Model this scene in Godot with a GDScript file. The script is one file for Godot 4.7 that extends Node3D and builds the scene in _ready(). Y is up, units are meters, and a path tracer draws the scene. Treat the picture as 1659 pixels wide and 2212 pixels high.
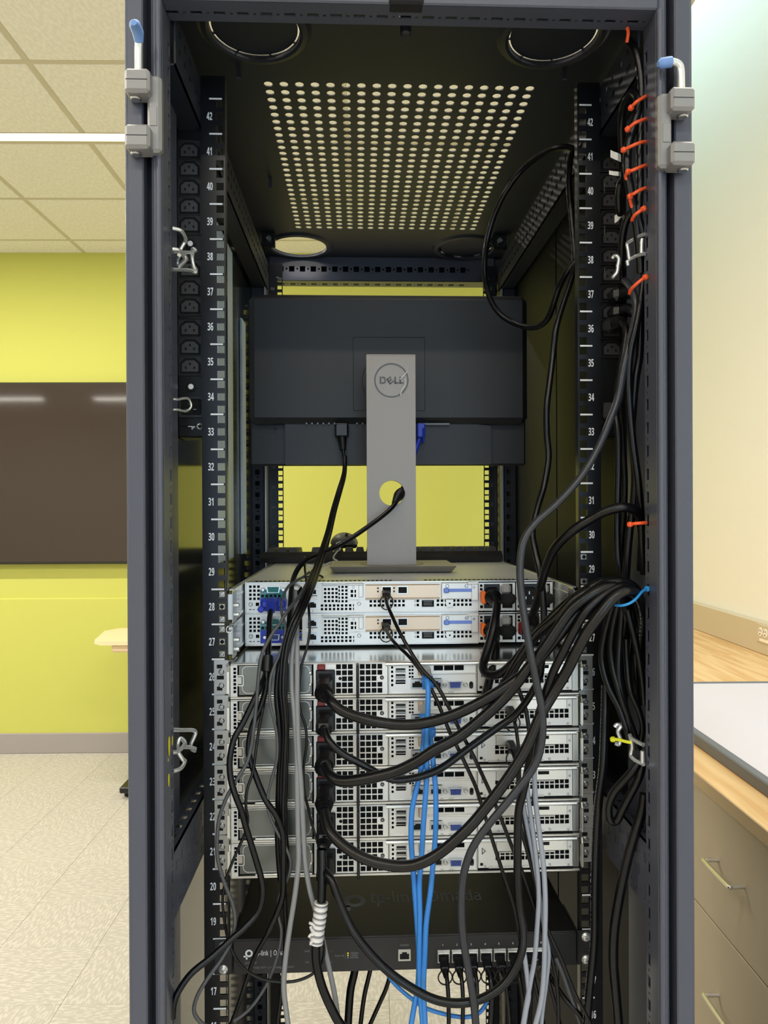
extends Node3D
# A network rack seen from behind, standing in a room with a green end wall. Units are metres, y is up.
# The rack's rear mounting rails stand in the plane z = 0; the rack goes on towards -z.

class MB:
	# collects faces of one mesh; corners of a face are given anticlockwise as seen from outside
	var v := PackedVector3Array()
	var n := PackedVector3Array()
	var u := PackedVector2Array()
	var ix := PackedInt32Array()
	func _uv(p: Vector3, nn: Vector3) -> Vector2:
		var a := nn.abs()
		if a.y >= a.x and a.y >= a.z: return Vector2(p.x, p.z)
		if a.x >= a.z: return Vector2(p.z, -p.y)
		return Vector2(p.x, -p.y)
	func tri(a: Vector3, b: Vector3, c: Vector3) -> void:
		var nn := (b - a).cross(c - a).normalized()
		var k := v.size()
		for p in [a, b, c]:
			v.append(p); n.append(nn); u.append(_uv(p, nn))
		ix.append_array([k, k + 2, k + 1])
	func quad(a: Vector3, b: Vector3, c: Vector3, d: Vector3) -> void:
		var nn := (c - a).cross(d - b).normalized()
		var k := v.size()
		for p in [a, b, c, d]:
			v.append(p); n.append(nn); u.append(_uv(p, nn))
		ix.append_array([k, k + 2, k + 1, k, k + 3, k + 2])
	func box(a: Vector3, b: Vector3) -> MB:
		return cbox(a, b, 0.0)
	func cbox(a: Vector3, b: Vector3, c := 0.001) -> MB:
		var lo := a.min(b)
		var hi := a.max(b)
		return xbox(Transform3D(Basis(), (lo + hi) / 2), hi - lo, c)
	func xbox(t: Transform3D, s: Vector3, c := 0.001) -> MB:
		var h := s / 2
		c = minf(c, minf(h.x, minf(h.y, h.z)) * 0.95)
		var ax := [Vector3.RIGHT, Vector3.UP, Vector3.BACK]
		for k in 3:
			for sg in [-1.0, 1.0]:
				var e: Vector3 = ax[k] * sg
				var f: Vector3 = ax[(k + 1) % 3]
				var g: Vector3 = ax[(k + 2) % 3]
				if sg < 0: var w := f; f = g; g = w
				var o := e * h[k]
				var fx := f * (absf(f.dot(h)) - c)
				var gx := g * (absf(g.dot(h)) - c)
				quad(t * (o - fx - gx), t * (o + fx - gx), t * (o + fx + gx), t * (o - fx + gx))
		if c <= 0.0: return self
		for k in 3:
			var i := (k + 1) % 3
			var j := (k + 2) % 3
			for si in [-1.0, 1.0]:
				for sj in [-1.0, 1.0]:
					var p1 := Vector3(); var p2 := Vector3()
					p1[i] = si * h[i]; p1[j] = sj * (h[j] - c)
					p2[i] = si * (h[i] - c); p2[j] = sj * h[j]
					var l := Vector3(); l[k] = h[k] - c
					if si * sj > 0: quad(t * (p1 + l), t * (p1 - l), t * (p2 - l), t * (p2 + l))
					else: quad(t * (p1 - l), t * (p1 + l), t * (p2 + l), t * (p2 - l))
		for sx in [-1.0, 1.0]:
			for sy in [-1.0, 1.0]:
				for sz in [-1.0, 1.0]:
					var a := Vector3(sx * h.x, sy * (h.y - c), sz * (h.z - c))
					var b := Vector3(sx * (h.x - c), sy * h.y, sz * (h.z - c))
					var d := Vector3(sx * (h.x - c), sy * (h.y - c), sz * h.z)
					if sx * sy * sz > 0: tri(t * a, t * b, t * d)
					else: tri(t * a, t * d, t * b)
		return self
	func plate(t: Transform3D, w: float, h: float, holes: Array, th: float) -> MB:
		# a sheet 0..w by 0..h, front at local z = 0, with rectangular holes cut right through
		var ys := [0.0, h]
		for r in holes:
			ys.append(clampf(r.position.y, 0, h)); ys.append(clampf(r.end.y, 0, h))
		ys.sort()
		for k in ys.size() - 1:
			var y0: float = ys[k]
			var y1: float = ys[k + 1]
			if y1 - y0 < 1e-6: continue
			var cut := []
			for r in holes:
				if r.position.y < y0 + 1e-6 and r.end.y > y1 - 1e-6: cut.append(Vector2(r.position.x, r.end.x))
			cut.sort()
			var x := 0.0
			cut.append(Vector2(w, w))
			for c in cut:
				if c.x - x > 1e-6:
					quad(t * Vector3(x, y0, 0), t * Vector3(c.x, y0, 0), t * Vector3(c.x, y1, 0), t * Vector3(x, y1, 0))
					quad(t * Vector3(x, y1, -th), t * Vector3(c.x, y1, -th), t * Vector3(c.x, y0, -th), t * Vector3(x, y0, -th))
				x = maxf(x, c.y)
		for r in holes + [Rect2(0, 0, w, h)]:
			var a := Vector3(r.position.x, r.position.y, 0)
			var b := Vector3(r.end.x, r.position.y, 0)
			var c := Vector3(r.end.x, r.end.y, 0)
			var d := Vector3(r.position.x, r.end.y, 0)
			var z := Vector3(0, 0, -th)
			if r.size.x == w and r.size.y == h:
				var q := a; a = b; b = q; q = c; c = d; d = q
			for e in [[a, b], [b, c], [c, d], [d, a]]:
				quad(t * e[0], t * e[1], t * (e[1] + z), t * (e[0] + z))
		return self
	func round_cell(t: Transform3D, w: float, h: float, r: float, th: float, seg := 20) -> MB:
		# a piece of sheet w by h centred on local 0,0 with one round hole of radius r
		var ang := []
		for k in seg: ang.append(TAU * k / seg)
		for k in 4: ang.append(fposmod(atan2(h * (1 if k < 2 else -1), w * (1 if k % 2 else -1)), TAU))
		ang.sort()
		var m := ang.size()
		for k in m:
			var pr := []
			for q in [ang[k], ang[(k + 1) % m]]:
				var d := Vector2(cos(q), sin(q))
				var f := minf(w / 2 / maxf(absf(d.x), 1e-9), h / 2 / maxf(absf(d.y), 1e-9))
				pr.append(d * f); pr.append(d * r)
			if (pr[0] - pr[2]).length() < 1e-7: continue
			var p := []
			for z in [0.0, -th]:
				for e in pr: p.append(t * Vector3(e.x, e.y, z))
			quad(p[1], p[0], p[2], p[3])
			quad(p[7], p[6], p[4], p[5])
			quad(p[1], p[3], p[7], p[5])
		return self
	func cyl(t: Transform3D, r: float, len: float, seg := 16, bev := 0.0, r2 := -1.0) -> MB:
		# along local z from 0 to len
		if r2 < 0: r2 = r
		var prof := [Vector2(0, 0), Vector2(r - bev, 0), Vector2(r, bev), Vector2(r2, len - bev), Vector2(r2 - bev, len), Vector2(0, len)]
		return lathe(t, prof, seg)
	func lathe(t: Transform3D, prof: Array, seg := 16) -> MB:
		for k in prof.size() - 1:
			var a: Vector2 = prof[k]
			var b: Vector2 = prof[k + 1]
			if (a - b).length() < 1e-7: continue
			var sl := Vector2(b.y - a.y, -(b.x - a.x)).normalized()
			var base := v.size()
			for s in seg + 1:
				var q := TAU * s / seg
				var d := Vector3(cos(q), sin(q), 0)
				for e in [a, b]:
					v.append(t * (d * e.x + Vector3(0, 0, e.y)))
					n.append((t.basis * (d * sl.x + Vector3(0, 0, sl.y))).normalized())
					u.append(Vector2(float(s) / seg, e.y))
			for s in seg:
				var i := base + s * 2
				ix.append_array([i, i + 1, i + 3, i, i + 3, i + 2])
		return self
	func poly(t: Transform3D, p: PackedVector2Array, th: float) -> MB:
		# a flat outline (anticlockwise), front at local z = 0, thickness th backwards
		if Geometry2D.is_polygon_clockwise(p): p.reverse()
		var tr := Geometry2D.triangulate_polygon(p)
		for k in range(0, tr.size(), 3):
			var q := [p[tr[k]], p[tr[k + 1]], p[tr[k + 2]]]
			if (q[1] - q[0]).cross(q[2] - q[0]) < 0: q = [q[0], q[2], q[1]]
			tri(t * Vector3(q[0].x, q[0].y, 0), t * Vector3(q[1].x, q[1].y, 0), t * Vector3(q[2].x, q[2].y, 0))
			tri(t * Vector3(q[0].x, q[0].y, -th), t * Vector3(q[2].x, q[2].y, -th), t * Vector3(q[1].x, q[1].y, -th))
		for k in p.size():
			var a := p[k]
			var b := p[(k + 1) % p.size()]
			quad(t * Vector3(a.x, a.y, -th), t * Vector3(b.x, b.y, -th), t * Vector3(b.x, b.y, 0), t * Vector3(a.x, a.y, 0))
		return self
	func band(t: Transform3D, outer: PackedVector2Array, inner: PackedVector2Array, th: float) -> MB:
		# a flat frame between two outlines with as many points each
		for k in outer.size():
			var j := (k + 1) % outer.size()
			var o := [outer[k], outer[j], inner[j], inner[k]]
			var f := []
			for z in [0.0, -th]:
				for e in o: f.append(t * Vector3(e.x, e.y, z))
			quad(f[0], f[1], f[2], f[3])
			quad(f[7], f[6], f[5], f[4])
			quad(f[4], f[5], f[1], f[0])
			quad(f[6], f[7], f[3], f[2])
		return self
	func tube(p: PackedVector3Array, r, seg := 10, caps := true) -> MB:
		# r: one radius, or one for each point
		var m := p.size()
		var side := Vector3.UP
		var d0 := (p[1] - p[0]).normalized()
		if absf(d0.dot(side)) > 0.9: side = Vector3.RIGHT
		side = (side - d0 * side.dot(d0)).normalized()
		var base := v.size()
		var run := 0.0
		for k in m:
			var d := (p[mini(k + 1, m - 1)] - p[maxi(k - 1, 0)]).normalized()
			side = (side - d * side.dot(d)).normalized()
			var up := d.cross(side)
			var rr: float = r[k] if r is Array else r
			if k: run += p[k].distance_to(p[k - 1])
			for s in seg + 1:
				var q := TAU * s / seg
				var e := side * cos(q) + up * sin(q)
				v.append(p[k] + e * rr); n.append(e); u.append(Vector2(float(s) / seg, run))
		for k in m - 1:
			for s in seg:
				var i := base + k * (seg + 1) + s
				var j := i + seg + 1
				ix.append_array([i, j + 1, i + 1, i, j, j + 1])
		if caps:
			for en in [0, m - 1]:
				var c := p[en]
				var nn := (p[0] - p[1]).normalized() if en == 0 else (p[m - 1] - p[m - 2]).normalized()
				var k0 := v.size()
				v.append(c); n.append(nn); u.append(Vector2())
				for s in seg + 1:
					v.append(v[base + en * (seg + 1) + s]); n.append(nn); u.append(Vector2())
				for s in seg:
					if en == 0: ix.append_array([k0, k0 + 1 + s, k0 + 2 + s])
					else: ix.append_array([k0, k0 + 2 + s, k0 + 1 + s])
		return self
	func ball(c: Vector3, s: Vector3, seg := 16, rows := 10, from := -1.0) -> MB:
		# an ellipsoid; from -1 (whole) to 0 (upper half)
		var base := v.size()
		for k in rows + 1:
			var a := lerpf(asin(from), PI / 2, float(k) / rows)
			for j in seg + 1:
				var q := TAU * j / seg
				var d := Vector3(cos(a) * cos(q), sin(a), cos(a) * sin(q))
				v.append(c + d * s); n.append((d / s).normalized()); u.append(Vector2(float(j) / seg, float(k) / rows))
		for k in rows:
			for j in seg:
				var i := base + k * (seg + 1) + j
				var w := i + seg + 1
				ix.append_array([i, i + 1, w + 1, i, w + 1, w])
		return self
	func done(off: Vector3) -> ArrayMesh:
		var w := v
		if off != Vector3.ZERO:
			for k in w.size(): w[k] = w[k] - off
		var a := []
		a.resize(Mesh.ARRAY_MAX)
		a[Mesh.ARRAY_VERTEX] = w; a[Mesh.ARRAY_NORMAL] = n; a[Mesh.ARRAY_TEX_UV] = u; a[Mesh.ARRAY_INDEX] = ix
		var m := ArrayMesh.new()
		m.add_surface_from_arrays(Mesh.PRIMITIVE_TRIANGLES, a)
		return m

var org := {}     # where a thing stands, so that its parts can be built in world coordinates
var used := {}
var M := {}       # materials by name
var font := SystemFont.new()
var bold_font := SystemFont.new()

func numbered(called: String) -> String:
	used[called] = used.get(called, -1) + 1
	return called if used[called] == 0 else "%s_%03d" % [called, used[called]]

func tag(o: Node, label: String, category: String, group := "", kind := "") -> Node:
	o.set_meta("label", label); o.set_meta("category", category)
	if group: o.set_meta("group", group)
	if kind: o.set_meta("kind", kind)
	return o

func thing(called: String, label: String, category: String, at := Vector3.ZERO, group := "", kind := "") -> Node3D:
	var o := Node3D.new()
	o.name = numbered(called)
	add_child(o, true)
	o.position = at
	org[o] = at
	tag(o, label, category, group, kind)
	return o

func part(called: String, b: MB, m: Material, to: Node3D, label := "") -> MeshInstance3D:
	var o := MeshInstance3D.new()
	o.name = called
	org[o] = org.get(to, Vector3.ZERO)
	o.mesh = b.done(org[o])
	o.material_override = m
	to.add_child(o, true)
	if label: o.set_meta("label", label)
	return o

func solo(called: String, b: MB, m: Material, at: Vector3, label: String, category: String, group := "", kind := "") -> MeshInstance3D:
	var o := MeshInstance3D.new()
	o.name = numbered(called)
	o.mesh = b.done(at)
	o.material_override = m
	o.position = at
	org[o] = at
	add_child(o, true)
	tag(o, label, category, group, kind)
	return o

func copy_part(src: MeshInstance3D, called: String, to: Node3D, t: Transform3D) -> MeshInstance3D:
	# the same mesh and material again, laid at t (world) under another thing
	var o := MeshInstance3D.new()
	o.name = called
	o.mesh = src.mesh
	o.material_override = src.material_override
	o.transform = Transform3D(t.basis, t.origin - org.get(to, Vector3.ZERO))
	org[o] = org.get(to, Vector3.ZERO)
	to.add_child(o, true)
	return o

func text(s: String, high: float, m: Material, to: Node3D, at: Vector3, wide := 1.0, called := "lettering", b := Basis(), bold := false, align := HORIZONTAL_ALIGNMENT_CENTER) -> MeshInstance3D:
	var t := TextMesh.new()
	t.text = s
	t.font = bold_font if bold else font
	t.font_size = 32
	t.pixel_size = high / 23.0
	t.depth = 0.0003
	t.curve_step = 2.0
	t.horizontal_alignment = align
	var o := MeshInstance3D.new()
	o.name = called
	o.mesh = t
	o.material_override = m
	o.transform = Transform3D(b * Basis.from_scale(Vector3(wide, 1, 1)), at + b * V(0, high * 0.5, 0) - org.get(to, Vector3.ZERO))
	to.add_child(o, true)
	return o

func mat(called: String, c: Color, rough := 0.5, metal := 0.0, spec := 0.5) -> StandardMaterial3D:
	var m := StandardMaterial3D.new()
	m.resource_name = called
	m.albedo_color = c
	m.roughness = rough
	m.metallic = metal
	m.metallic_specular = spec
	M[called] = m
	return m

func V(x: float, y: float, z: float) -> Vector3: return Vector3(x, y, z)

func T(at: Vector3, b := Basis()) -> Transform3D: return Transform3D(b, at)

func aim(at: Vector3, z: Vector3) -> Transform3D:
	# local z along a direction
	z = z.normalized()
	var up := Vector3.UP if absf(z.y) < 0.95 else Vector3.RIGHT
	var x := up.cross(z).normalized()
	return Transform3D(Basis(x, z.cross(x), z), at)

func pts(a: Array) -> PackedVector3Array:
	# tenths of a millimetre to points
	var p := PackedVector3Array()
	for k in range(0, a.size(), 3): p.append(Vector3(a[k], a[k + 1], a[k + 2]) * 0.0001)
	return p

func bend(p: PackedVector3Array, sub := 6) -> PackedVector3Array:
	# a smooth line through the points
	var o := PackedVector3Array()
	var m := p.size()
	for k in m - 1:
		var a := p[maxi(k - 1, 0)]
		var b := p[k]
		var c := p[k + 1]
		var d := p[mini(k + 2, m - 1)]
		for s in sub:
			o.append(b.cubic_interpolate(c, a, d, float(s) / sub))
	o.append(p[m - 1])
	return o

func rr(w: float, h: float, r: float, cx := 0.0, cy := 0.0, seg := 4) -> PackedVector2Array:
	# a rounded rectangle
	var p := PackedVector2Array()
	for q in 4:
		var c := Vector2((w / 2 - r) * (1 if q == 0 or q == 3 else -1) + cx, (h / 2 - r) * (1 if q < 2 else -1) + cy)
		for s in seg + 1:
			var a := PI / 2 * (q + float(s) / seg)
			p.append(c + Vector2(cos(a), sin(a)) * r)
	return p

func circle(r: float, seg := 32, cx := 0.0, cy := 0.0) -> PackedVector2Array:
	var p := PackedVector2Array()
	for k in seg: p.append(Vector2(cx + r * cos(TAU * k / seg), cy + r * sin(TAU * k / seg)))
	return p

func grid(x0: float, y0: float, nx: int, ny: int, px: float, py: float, s: float) -> Array:
	# square holes, centres from x0,y0 in steps px,py
	var o := []
	for i in nx:
		for j in ny: o.append(Rect2(x0 + i * px - s / 2, y0 + j * py - s / 2, s, s))
	return o

const YB := 0.276          # foot of unit 1 above the floor
const U := 0.04445
const CAM := Vector3(-0.0595, 1.62, 0.9127)
var room_basis := Basis(Vector3.UP, deg_to_rad(-1.261))   # the room is turned a little against the rack

func _ready() -> void:
	# ---- camera, sky, exposure, lights
	var cam := Camera3D.new()
	cam.name = "camera"
	cam.fov = 71.36
	cam.near = 0.02
	cam.position = CAM
	cam.basis = Basis(Vector3.UP, -0.03662) * Basis(Vector3.RIGHT, -0.00227) * Basis(Vector3.BACK, -0.0042)
	add_child(cam)
	var we := WorldEnvironment.new()
	we.name = "environment"
	var env := Environment.new()
	env.background_mode = Environment.BG_COLOR
	env.background_color = Color(0.62, 0.74, 0.9)
	env.tonemap_mode = Environment.TONE_MAPPER_LINEAR
	env.tonemap_exposure = 0.69
	env.sdfgi_enabled = true
	env.ssao_enabled = true
	env.ssil_enabled = true
	we.environment = env
	add_child(we)
	window_light(V(0.45, 1.8, 3.35), Vector2(2.1, 1.9), Color(0.78, 0.90, 1.0), 6.0)
	font.font_names = PackedStringArray(["Droid Sans"])
	bold_font.font_names = PackedStringArray(["Droid Sans"])
	bold_font.font_weight = 700
	materials()
	room()
	furniture()
	rack()
	power_strips()
	top_servers()
	lower_servers()
	monitor()
	keyboard()
	switch_unit()
	small_things()
	cables()

func window_light(at: Vector3, size: Vector2, c: Color, e: float) -> void:
	# daylight that enters by the window behind the camera; at is in room coordinates, X right, Y up, Z towards the back
	var l := AreaLight3D.new()
	l.name = "window_daylight"
	l.area_size = size
	l.light_color = c
	l.light_energy = e
	l.area_range = 14.0
	l.shadow_enabled = true
	l.transform = Transform3D(room_basis, RM(at.x, at.y, at.z))
	add_child(l)

func RM(x: float, y: float, z: float) -> Vector3:
	# room coordinates (measured from below the camera) to the world
	return Vector3(CAM.x, 0, CAM.z) + room_basis * Vector3(x, y, z)

func roomthing(o: Node3D) -> Node3D:
	# turns a thing built in room coordinates into its place
	o.transform = Transform3D(room_basis, RM(o.position.x, o.position.y, o.position.z))
	return o

func noise_image(n: int, fx: float, fy: float, lo: Color, hi: Color, a: float, b: float, sd: int, oct := 2) -> ImageTexture:
	var f := FastNoiseLite.new()
	f.seed = sd
	f.noise_type = FastNoiseLite.TYPE_SIMPLEX_SMOOTH
	f.frequency = 1.0
	f.fractal_octaves = oct
	var im := Image.create(n, n, false, Image.FORMAT_RGB8)
	for y in n:
		for x in n:
			im.set_pixel(x, y, lo.lerp(hi, smoothstep(a, b, f.get_noise_2d(x * fx / n, y * fy / n))))
	return ImageTexture.create_from_image(im)

func materials() -> void:
	mat("rack_paint", Color8(76, 79, 93), 0.34)
	mat("rack_paint_shaded", Color8(36, 40, 51), 0.5)  # the rack paint again, with the inner shade put into the colour
	mat("rail_black", Color8(14, 14, 19), 0.32)
	mat("panel_black", Color8(18, 20, 24), 0.12)
	mat("panel_matte", Color8(17, 20, 27), 0.5, 0.0, 0.22)
	mat("blank_cover", Color8(118, 122, 122), 0.28, 1.0)  # steel darkened: the darkness it mirrors is put into the colour
	mat("reflection_pale", Color8(200, 218, 236), 0.5)  # bluish tone of a reflection, put in as plain colour
	mat("gap_black", Color8(14, 13, 16), 0.8)
	mat("print_white", Color8(236, 238, 242), 0.6)
	mat("print_grey", Color8(120, 122, 126), 0.6)
	mat("zinc", Color8(196, 198, 198), 0.28, 1.0)
	mat("zinc_dull", Color8(196, 193, 187), 0.38, 1.0)
	mat("steel", Color8(230, 229, 226), 0.32, 1.0)
	mat("steel_face", Color8(226, 225, 222), 0.4, 0.4)
	mat("lid", Color8(236, 237, 234), 0.17, 1.0)
	mat("lid_satin", Color8(214, 216, 212), 0.45, 0.6)
	mat("hinge_zinc", Color8(143, 142, 143), 0.5, 0.4)
	mat("chrome", Color8(226, 228, 228), 0.25, 0.75)
	mat("cap_blue", Color8(112, 148, 208), 0.45)
	mat("black_plastic", Color8(16, 16, 20), 0.38)
	mat("dark_plastic", Color8(33, 33, 37), 0.5)
	mat("socket_grey", Color8(62, 62, 66), 0.5)
	mat("hole_black", Color8(6, 6, 8), 0.9)
	mat("jacket", Color8(11, 11, 14), 0.28, 0.0, 0.42)
	mat("jacket_grey", Color8(132, 133, 136), 0.45)
	mat("jacket_silver", Color8(150, 155, 168), 0.35)
	mat("jacket_dark_grey", Color8(72, 73, 77), 0.4)
	mat("jacket_blue", Color8(52, 128, 208), 0.42)
	mat("tie_orange", Color8(244, 92, 44), 0.45)
	mat("tie_yellow", Color8(226, 226, 38), 0.45)
	mat("tie_blue", Color8(40, 140, 208), 0.45)
	mat("paint_yellow", Color8(238, 226, 30), 0.7)
	mat("paper", Color8(238, 240, 240), 0.7)
	mat("wrap_white", Color8(226, 222, 222), 0.5)
	mat("teal", Color8(38, 134, 136), 0.5)
	mat("vga_blue", Color8(38, 62, 190), 0.42)
	mat("vga_face", Color8(70, 92, 170), 0.5)
	mat("lever_blue", Color8(112, 140, 222), 0.4)
	mat("latch_orange", Color8(242, 116, 40), 0.45)
	mat("latch_red", Color8(120, 30, 30), 0.45)
	mat("slot_tan", Color8(214, 192, 168), 0.4, 0.7)
	mat("clear_plastic", Color8(158, 156, 156), 0.25)
	mat("velcro", Color8(26, 26, 28), 0.95)
	mat("monitor_black", Color8(27, 27, 30), 0.5)
	mat("stand_grey", Color8(140, 131, 123), 0.42, 0.4)
	mat("base_grey", Color8(152, 147, 141), 0.5, 0.3)
	mat("logo_grey", Color8(52, 50, 50), 0.4, 0.2)
	mat("key_black", Color8(36, 36, 36), 0.5)
	mat("mouse_grey", Color8(92, 90, 86), 0.4)
	mat("cable_white", Color8(214, 216, 210), 0.5)
	mat("switch_black", Color8(24, 24, 28), 0.45)
	mat("wall_green", Color8(194, 196, 96), 0.85)
	mat("wall_cream", Color8(232, 226, 213), 0.9)
	mat("wall_white", Color8(236, 232, 222), 0.9)
	mat("base_board", Color8(156, 150, 148), 0.7)
	mat("grid_white", Color8(208, 200, 178), 0.7)
	mat("raceway", Color8(196, 180, 152), 0.6)
	mat("outlet_white", Color8(236, 226, 208), 0.5)
	mat("cabinet_taupe", Color8(188, 172, 152), 0.5)
	mat("wood_shaded", Color8(190, 164, 132), 0.5)  # the counter wood in shade, shade put into the colour
	mat("board_lilac", Color8(204, 196, 202), 0.4)
	mat("board_edge", Color8(100, 102, 108), 0.5)
	mat("tv_frame", Color8(26, 24, 24), 0.4)
	mat("tv_screen", Color8(56, 48, 43), 0.06)
	mat("table_top", Color8(238, 212, 172), 0.5)
	var film := mat("film", Color(1, 1, 1, 0.03), 0.2, 0.0, 0.12)
	film.transparency = BaseMaterial3D.TRANSPARENCY_ALPHA
	# carpet: pale worms on grey-beige
	for k in 2:
		var m := mat("carpet_%d" % k, Color.WHITE, 0.95)
		m.albedo_texture = noise_image(768, 17.0 if k == 0 else 66.0, 66.0 if k == 0 else 17.0, Color8(178, 174, 166), Color8(194, 190, 182), 0.0, 0.25, 5 + k)
		m.uv1_scale = Vector3(1.4, 1.4, 1)
	var ct := mat("ceiling_tile", Color.WHITE, 0.95)
	ct.albedo_texture = noise_image(256, 60, 30, Color8(236, 233, 224), Color8(246, 243, 234), -0.5, 0.5, 3, 3)
	var wood := mat("wood", Color.WHITE, 0.4)
	wood.albedo_texture = noise_image(512, 22, 1.6, Color8(204, 158, 102), Color8(222, 184, 132), -0.5, 0.5, 8, 3)
	var lamp := mat("lamp", Color(1, 0.97, 0.9), 0.5)
	lamp.emission_enabled = true
	lamp.emission = Color(1.0, 0.94, 0.84)
	lamp.emission_energy_multiplier = 2.2
	var gl := mat("glass", Color(0.9, 0.96, 1.0, 0.06), 0.05)
	gl.transparency = BaseMaterial3D.TRANSPARENCY_ALPHA
	# cord with printed line of white dashes
	var im := Image.create(64, 512, false, Image.FORMAT_RGB8)
	im.fill(Color8(13, 13, 16))
	var rng := RandomNumberGenerator.new()
	rng.seed = 4
	var y := 4
	while y < 500:
		var l := rng.randi_range(3, 14)
		im.fill_rect(Rect2i(30, y, 3, mini(l, 508 - y)), Color8(150, 152, 158))
		y += l + rng.randi_range(3, 12)
	var pj := mat("jacket_print", Color.WHITE, 0.28, 0.0, 0.45)
	pj.albedo_texture = ImageTexture.create_from_image(im)
	pj.uv1_scale = Vector3(1, 8, 1)
	var ps: StandardMaterial3D = pj.duplicate()
	ps.resource_name = "jacket_print_light"
	var im2: Image = im.duplicate()
	for yy in 512:
		for xx in 64:
			var cc := im2.get_pixel(xx, yy)
			im2.set_pixel(xx, yy, cc if cc.r > 0.3 else Color8(46, 48, 54))
	ps.albedo_texture = ImageTexture.create_from_image(im2)
	M["jacket_print_light"] = ps

# ------------------------------------------------------------------ the room
func room() -> void:
	var D := 4.84           # end wall
	var H := 3.37
	var XL := -7.4
	var XR := 1.69
	var ZB := 3.6
	# floor: a slab with carpet tiles as far as they can be told apart
	var fl := thing("floor", "pale beige patterned carpet floor of the room", "floor", V(0, 0, 0), "", "structure")
	part("slab", MB.new().box(V(XL - .2, -0.2, -D - .2), V(XR + .2, -0.012, ZB + .2)), M.carpet_0, fl)
	var tw := 0.36
	var tl := 0.3125
	var src := {}
	for o in 2:
		for w in 3:
			var b := MB.new()
			var q := V(0.2 + w * 0.11, 0, 0.1 + w * 0.13)
			b.cbox(q + V(0.0004, -0.012, 0.0004), q + V(tw - 0.0004, 0, tl - 0.0004), 0.0008)
			src[o * 3 + w] = b.done(q)
	for i in range(-9, 9):
		for j in 13:
			var o := MeshInstance3D.new()
			o.name = "carpet_tile"
			o.mesh = src[posmod(i + j, 2) * 3 + posmod(i * 7 + j * 5, 3)]
			o.material_override = M.carpet_0 if posmod(i + j, 2) == 0 else M.carpet_1
			o.position = V(-1.035 + i * tw, 0, -D + 0.05 + j * tl - 0.065)
			fl.add_child(o, true)
	var rest := MB.new()
	rest.box(V(XL, -0.012, -D), V(-1.035 - 9 * tw, 0, ZB)).box(V(-1.035 + 9 * tw - 0.0, -0.012, -0.80), V(XR, 0, ZB)).box(V(-1.035 - 9 * tw, -0.012, -0.795), V(-1.035 + 9 * tw, 0, ZB))
	part("carpet_field", rest, M.carpet_0, fl)
	roomthing(fl)
	# ceiling: slab, tiles in a grid, slot lights
	var ce := thing("ceiling", "cream suspended ceiling of square tiles in a metal grid", "ceiling", V(0, 0, 0), "", "structure")
	part("slab", MB.new().box(V(XL - .2, H + .03, -D - .2), V(1.10, H + .2, ZB + .2)), M.wall_white, ce)
	var tb := MB.new().cbox(V(0.012, H - 0.004, 0.012), V(0.597, H + 0.015, 0.597), 0.003).done(V(0, H, 0))
	var x0 := -1.336
	var z0 := -4.62
	for i in range(-10, 4):
		for j in range(-1, 14):
			var a := V(x0 + i * 0.609, H, z0 + j * 0.609)
			if a.z < -D + 0.02 - 0.62: continue
			var o := MeshInstance3D.new()
			o.name = "ceiling_tile"
			o.mesh = tb
			o.material_override = M.ceiling_tile
			o.position = a
			ce.add_child(o, true)
	for i in range(-10, 5):
		part("grid_bar", MB.new().box(V(x0 + i * 0.609 - 0.012, H - 0.003, -D), V(x0 + i * 0.609 + 0.012, H + 0.02, ZB)), M.grid_white, ce)
	for j in range(-1, 15):
		part("grid_bar", MB.new().box(V(XL, H - 0.0035, z0 + j * 0.609 - 0.012), V(1.105, H + 0.02, z0 + j * 0.609 + 0.012)), M.grid_white, ce)
	roomthing(ce)
	# walls
	var wf := thing("wall_end", "yellow-green end wall behind the rack with a ledge at sill height", "wall", V(0, 0, -D), "", "structure")
	part("wall_face", MB.new().box(V(XL - .2, 0, -D - .2), V(XR + .2, 5.3, -D)), M.wall_green, wf)
	part("wall_ledge", MB.new().cbox(V(XL, 0.0, -D - 0.01), V(XR, 1.04, -D + 0.022), 0.006), M.wall_green, wf, "thicker lower part of the green wall")
	roomthing(wf)
	var bb := solo("baseboard_end", MB.new().cbox(V(XL, 0, -D + 0.01), V(XR, 0.135, -D + 0.034), 0.004), M.base_board, V(0, 0, -D), "grey rubber baseboard along the foot of the green wall", "baseboard", "", "structure")
	roomthing(bb)
	roomthing(solo("wall_right", MB.new().box(V(XR, 0, -D), V(XR + .2, 5.3, ZB)), M.wall_cream, V(XR, 0, 0), "cream painted wall on the right above the wooden counter", "wall", "", "structure"))
	roomthing(solo("wall_left", MB.new().box(V(XL - .2, 0, -D), V(XL, H, ZB)), M.wall_white, V(XL, 0, 0), "off-white wall on the left, outside the picture", "wall", "", "structure"))
	var wb := thing("wall_back", "off-white wall behind the camera with a large window opening", "wall", V(0, 0, ZB), "", "structure")
	part("wall_face", MB.new().plate(Transform3D(Basis(Vector3.UP, PI), V(XR + .2, 0, ZB)), XR - XL + .4, 5.3, [Rect2(XR + .2 - 1.6, 0.75, 2.3, 2.1)], 0.2), M.wall_white, wb)
	roomthing(wb)
	var wn := thing("window_1", "window behind the camera that lets daylight in", "window", V(0.45, 0.75, ZB), "", "structure")
	var fr := MB.new()
	fr.band(Transform3D(Basis(), V(0.45, 1.8, ZB + .12)), rr(2.3, 2.1, 0.001, 0, 0, 1), rr(2.2, 2.0, 0.001, 0, 0, 1), 0.06)
	fr.box(V(0.425, 0.8, ZB + .06), V(0.475, 2.8, ZB + .12))
	part("window_frame", fr, M.base_board, wn)
	roomthing(wn)
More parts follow.
